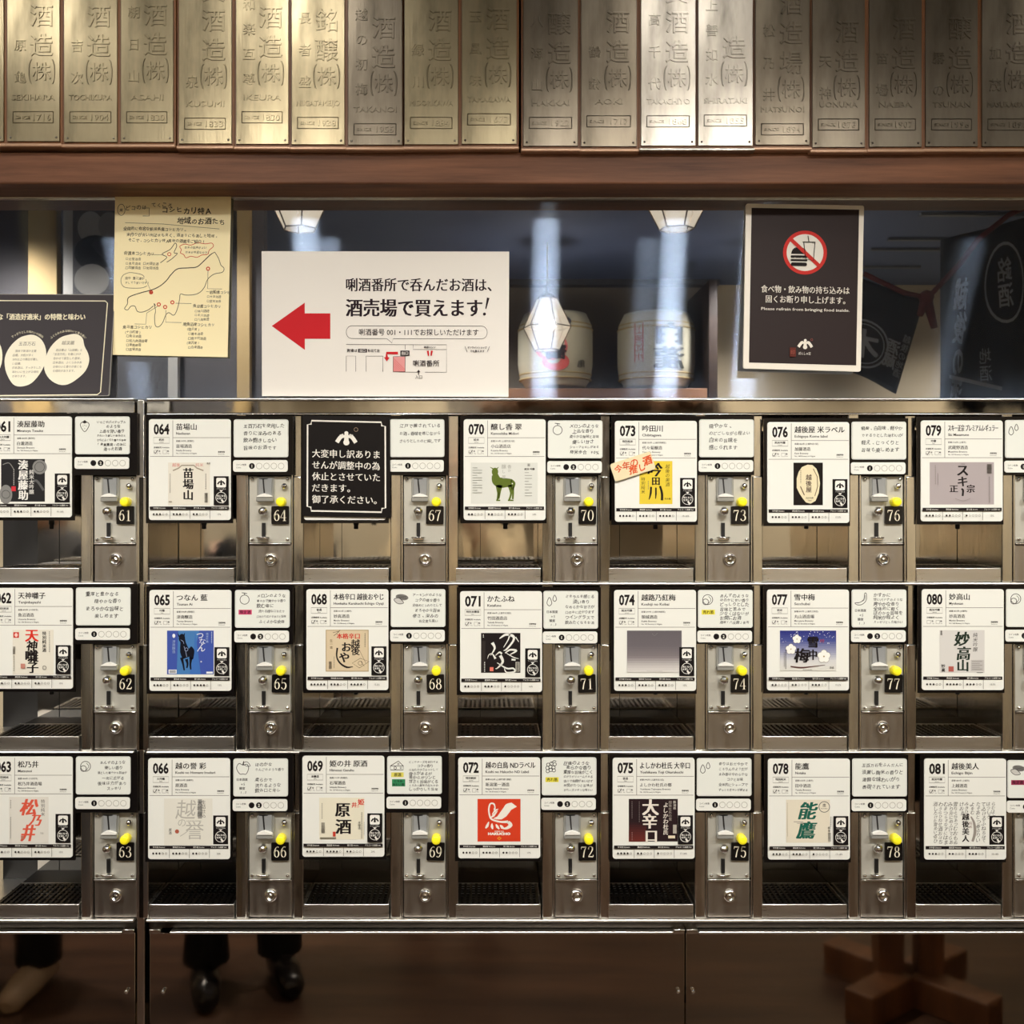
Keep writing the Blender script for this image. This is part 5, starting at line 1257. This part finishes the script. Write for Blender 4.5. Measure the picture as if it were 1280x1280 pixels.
mbox('trim_8', -120, 330, 628, 900, 2.04, .05, mat('pale_bounce_panel', srgb(190, 176, 150), .7), kind='structure')  # added pale panel, mirrored in the steel posts to brighten them
mbox('trim_9', 560, 884, 356, 640, 3.57, .05, mat('shaded_wall_panel', srgb(112, 104, 92), .8), kind='structure')  # shade on the wall behind the barrels, put into an added panel's colour
# hanging cloths on the right, knotted on a red cord
M_NAVY = mat('navy_cloth', srgb(30, 32, 44), .9); M_CORD = mat('red_cord', srgb(104, 30, 34), .8); M_CLOTHW = srgb(176, 178, 182)
def cloth(name, corners, d, label, art, fold=.02):
    """corners: TL, TR, BR, BL pixels of the mirror image"""
    k = S / D * (D + YM + d)
    def at(u, v, hh):
        X = (corners[0][0] * (1 - u) + corners[1][0] * u) * (1 - v) + (corners[3][0] * (1 - u) + corners[2][0] * u) * v
        Y = (corners[0][1] * (1 - u) + corners[1][1] * u) * (1 - v) + (corners[3][1] * (1 - u) + corners[2][1] * u) * v
        p = mir(X, Y, d); w = fold * math.sin(u * 9 + v * 2) * (.3 + v)
        return (p.x, p.y + w + hh, p.z)
    n = 18; V = []; F = []
    for side in (0, 1):
        for i in range(n + 1):
            for j in range(n + 1): V.append(at(i / n, j / n, -.003 * side))
    q = (n + 1) ** 2
    for i in range(n):
        for j in range(n):
            a0 = i * (n + 1) + j; F.append((a0, a0 + 1, a0 + n + 2, a0 + n + 1)); F.append((q + a0, q + a0 + n + 1, q + a0 + n + 2, q + a0 + 1))
    for i in range(n):
        for (e0, e1) in (((i, 0), (i + 1, 0)), ((i + 1, n), (i, n)), ((0, i + 1), (0, i)), ((n, i), (n, i + 1))):
            a0 = e0[0] * (n + 1) + e0[1]; b0 = e1[0] * (n + 1) + e1[1]; F.append((a0, b0, q + b0, q + a0))
    me = bpy.data.meshes.new(name); base = mir((corners[2][0] + corners[3][0]) / 2, max(corners[2][1], corners[3][1]), d)
    me.from_pydata([Vector(v) - base for v in V], [], F); me.materials.append(M_NAVY); me.update()
    for p in me.polygons: p.use_smooth = True
    o = new_obj(name, me, None, base); tag(o, label, 'cloth')
    def xf(x, y, hh): return tuple(Vector(at(1 - x / 100, y / 100, -hh)) - base)
    P = Print(-.001, xf, step=.0006); art(P); P.build('cloth_print', o)
    return o
def ca(P):
    P.ring(48, 66, 25, 2, M_CLOTHW, 30); P.ring(48, 66, 21, 1.2, M_CLOTHW, 30); P.text('木', 48, 66, 32, M_CLOTHW, 'C', bold=.03, rot=8)
    P.vtext('酒蔵', 18, 50, 15, M_CLOTHW, bold=.03); P.vtext('越後の地酒', 6, 40, 9, M_CLOTHW)
cloth('bag_cloth', [(1040, 335), (1155, 375), (1122, 492), (1010, 440)], 2.3, 'dark navy square cloth with a white ringed crest', ca, .012)
def cb(P):
    P.vtext('越後の酒', 78, 24, 18, M_CLOTHW, bold=.03, skew=-.2); P.ring(32, 30, 17, 1.6, M_CLOTHW, 24, ry=20); P.vtext('銘酒', 32, 17, 13, M_CLOTHW, bold=.015)
    P.line([(90, 78), (40, 84), (10, 100)], 2, M_CLOTHW); P.vtext('地酒', 50, 62, 9, M_CLOTHW)
cloth('happi_coat', [(1176, 300), (1290, 270), (1300, 530), (1168, 520)], 2.35, 'dark navy festival coat with white lettering at the right', cb, .04)
b = MB(); b.tube([mir(1080, 342, 2.25), mir(1130, 366, 2.25), mir(1160, 372, 2.25), mir(1200, 330, 2.25), mir(1222, 300, 2.25), mir(1262, 268, 2.25), mir(1330, 240, 2.25)], .010, M_CORD, 8)
kn = mir(1158, 372, 2.25); b.tube([kn, mir(1150, 394, 2.24)], [.02, .012], M_CORD, 8); b.tube([kn, mir(1168, 410, 2.24)], [.02, .012], M_CORD, 8)
b.lathe(kn, [(0, -.03), (.02, -.02), (.028, 0), (.02, .02), (0, .03)], M_CORD, 12, 'Z')
o = b.build('red_cord'); tag(o, 'knotted dark red cord holding up the navy cloths', 'cord')
# dark louvre lines on the ceiling at right
for k, (y, x0, x1) in enumerate(((266, 1150, 1330), (297, 1110, 1260), (310, 1088, 1190), (332, 1080, 1150))):
    t_ = (CEIL - CZ) / ((VY - y) * S / D) - D - YM
    a = mir(x0, y, t_); c = mir(x1, y, t_); b = MB(); b.box(a.x, c.x, a.y - .01, a.y + .01, CEIL - .012, CEIL - .001, mat('louvre', srgb(92, 96, 104), .5)); o = b.build('trim_%d' % (k + 3)); tag(o, kind='structure')

# standing table whose crossed foot shows in the lower door
def table(px_, d, ang):
    T = mir(px_, 1266, d); T.z = 0
    t = thing('standing_table', 'brown timber standing table with a crossed foot, mirrored in the lower right door', 'table', T); t.rotation_euler = (0, 0, R(ang))
    b = MB(); b.box(-.26, .26, -.26, .26, 1.00, 1.04, M_TABLE, .004); b.build('tabletop', t)
    for s_ in (-1, 1):
        b = MB(); b.box(s_ * .055 - .035, s_ * .055 + .035, -.04, .04, .05, 1.0, M_TABLE, .003); b.build('post', t)
    for k in range(4):
        a = R(45 + 90 * k); b = MB(); b.box(.03, .25, -.042, .045, 0, .09, M_TABLE, .006)
        o = b.build('foot', t); o.rotation_euler = (0, 0, a)
table(1126, 1.36, 6)

# ---------------------------------------------------------------- people
M_SKIN = mat('skin', srgb(214, 168, 138), .5); M_HAIR = mat('hair_black', srgb(26, 20, 18), .4)
def skin_body(edges, verts, name, m, parent, sub=1):
    me = bpy.data.meshes.new(name); me.from_pydata([v[0] for v in verts], edges, []); me.materials.append(m)
    o = new_obj(name, me, parent)
    o.modifiers.new('skin', 'SKIN').use_smooth_shade = True
    for sv, v in zip(me.skin_vertices[0].data, verts): sv.radius = (v[1], v[1] * (v[2] if len(v) > 2 else 1))
    me.skin_vertices[0].data[0].use_root = True
    md = o.modifiers.new('sub', 'SUBSURF'); md.levels = sub; md.render_levels = sub
    return o
def person(loc, rz, H, label, coat, trousers, shoes, phone=False, coat_len=.42):
    """faces local +Y; H standing height"""
    t = thing('person', label, 'person', loc); t.rotation_euler = (0, 0, R(rz))
    h = H / 7.5
    V = []; E = []
    def add(p, r, par=None, f=1):
        V.append((p, r, f)); i = len(V) - 1
        if par is not None: E.append((par, i))
        return i
    pel = add((0, 0, H * .53), .115); bel = add((0, .005, H * .60), .105, pel); ch = add((0, .01, H * .72), .125, bel); nk0 = add((0, 0, H * .815), .07, ch)
    nk = add((0, .005, H * .85), .052, nk0); hd = add((0, .015, H * .90), .070, nk); tp = add((0, .01, H * .955), .075, hd)
    for s in (-1, 1):
        hip = add((s * .085, 0, H * .50), .088, pel); kn = add((s * .10, .02, H * .285), .056, hip); ank = add((s * .105, -.01, H * .05), .036, kn); add((s * .115, .12, H * .018), .03, ank)
        sh = add((s * .175, 0, H * .795), .056, ch)
        if phone:
            el = add((s * .24, .10, H * .66), .042, sh); wr = add((s * .085, .27, H * .80), .028, el); pm = add((s * .06, .29, H * .835), .030, wr)
        else:
            el = add((s * .235, -.01, H * .62), .042, sh); wr = add((s * .25, .05, H * .48), .028, el); pm = add((s * .25, .065, H * .445), .030, wr)
        pw = Vector(V[pm][0]); dr = (pw - Vector(V[wr][0])).normalized()
        for k in range(4):
            o0 = Vector((0, (k - 1.5) * .017, 0)) if not phone else Vector((0, (k - 1.5) * .006, (k - 1.5) * .017))
            ln = (.030, .036, .033, .026)[k]
            curl = Vector((-s * .014, .004, 0))
            a = add(tuple(pw + dr * .022 + o0), .010, pm); b2 = add(tuple(pw + dr * (.022 + ln) + o0 + curl), .0085, a); add(tuple(pw + dr * (.022 + ln * 1.7) + o0 + curl * 2.4), .0075, b2)
        a = add(tuple(pw + Vector((-s * .022, .012, 0))), .010, pm); add(tuple(pw + Vector((-s * .030, .018, 0)) + dr * .03), .008, a)
    skin_body(E, V, 'body', M_SKIN, t)
    # head features
    hz = H * .925
    b = MB(); b.lathe((0, .012, 0), [(0, hz - h * .54), (.045, hz - h * .48), (.068, hz - h * .25), (.076, hz), (.078, hz + h * .2), (.062, hz + h * .40), (0, hz + h * .5)], M_SKIN, 20, 'Z')
    b.lathe((0, .088, 0), [(0, hz + .012), (.008, hz), (.012, hz - .016), (0, hz - .022)], M_SKIN, 8, 'Z')
    for s in (-1, 1):
        b.lathe((s * .028, .079, hz + .018), [(0, -.007), (.009, 0), (0, .007)], mat('eye_dark', srgb(30, 24, 22), .3), 8, 'Z')
        b.lathe((s * .080, .010, hz), [(0, -.03), (.010, -.015), (.012, .01), (0, .028)], M_SKIN, 8, 'Z')
    b.box(-.022, .022, .074, .084, hz - .052, hz - .043, mat('lips', srgb(170, 100, 90), .5), .003)
    b.build('head', t)
    b = MB(); b.lathe((0, -.008, 0), [(0, hz + h * .56), (.07, hz + h * .44), (.092, hz + h * .15), (.094, hz - h * .15), (.070, hz - h * .42), (.03, hz - h * .46)], M_HAIR, 20, 'Z')
    hair = b.build('hair', t); me = hair.data
    for v in me.vertices:
        if v.co.y > .045 and v.co.z < hz + h * .26: v.co.y = .045
    # clothing
    b = MB()
    rings = [(H * .83, .072, .065), (H * .805, .17, .09), (H * .76, .20, .12), (H * .66, .185, .135), (H * .58, .175, .13), (H * (coat_len + .1), .21, .16), (H * coat_len, .23, .175)]
    prev = None; n = 28; mi = b.mi(coat)
    for z, rx, ry in rings:
        rg = []
        for k in range(n):
            a = 2 * math.pi * k / n; w = 1 + (.05 * math.sin(a * 7) if z < H * .6 else 0)
            rg.append(b.bm.verts.new((rx * w * math.cos(a), ry * w * math.sin(a), z)))
        if prev:
            for k in range(n):
                f = b.bm.faces.new((prev[k], prev[(k + 1) % n], rg[(k + 1) % n], rg[k])); f.smooth = True; f.material_index = mi
        prev = rg
    b.build('coat', t)
    for s in (-1, 1):
        if phone: pts = [(s * .165, 0, H * .80), (s * .24, .10, H * .66), (s * .10, .255, H * .785)]
        else: pts = [(s * .165, 0, H * .80), (s * .238, -.01, H * .62), (s * .252, .045, H * .49)]
        b = MB(); b.tube(pts, [.075, .062, .048], coat, 14); b.build('sleeve', t)
        b = MB(); b.tube([(s * .085, 0, H * .53), (s * .10, .015, H * .29), (s * .105, -.005, H * .05)], [.105, .078, .066], trousers, 14); b.build('trouser_leg', t)
        b = MB(); b.tube([(s * .106, -.06, .045), (s * .108, .0, .05), (s * .113, .07, .045), (s * .118, .15, .030), (s * .12, .175, .024)], [.034, .042, .044, .036, .018], shoes, 12); b.build('shoe', t)
    return t
BEIGE = mat('beige_coat', srgb(200, 178, 140), .85); BLACKC = mat('black_cloth', srgb(20, 19, 22), .9); GREYC = mat('grey_cloth', srgb(96, 96, 98), .9)
SHOE = mat('black_leather', srgb(26, 22, 22), .15); SHOE2 = mat('pale_shoe', srgb(190, 166, 140), .5)
person((-.17, -2.02, 0), 0, 1.62, 'person in a beige coat holding up a phone', BEIGE, GREYC, SHOE, True)
person((-.76, -1.44, 0), -20, 1.58, 'person in dark clothing with shiny black shoes standing at the left', BLACKC, BLACKC, SHOE, False, .36)
person((-1.45, -1.42, 0), 10, 1.60, 'person in a grey top and black trousers with pale shoes', GREYC, BLACKC, SHOE2, False, .48)
b = MB(); b.box(CX - .075, CX + .075, -D - .016, -D - .008, CZ - .05, CZ + .025, M_BLACK, .003); o = b.build('phone'); tag(o, 'black phone held up by the person in the beige coat', 'phone')
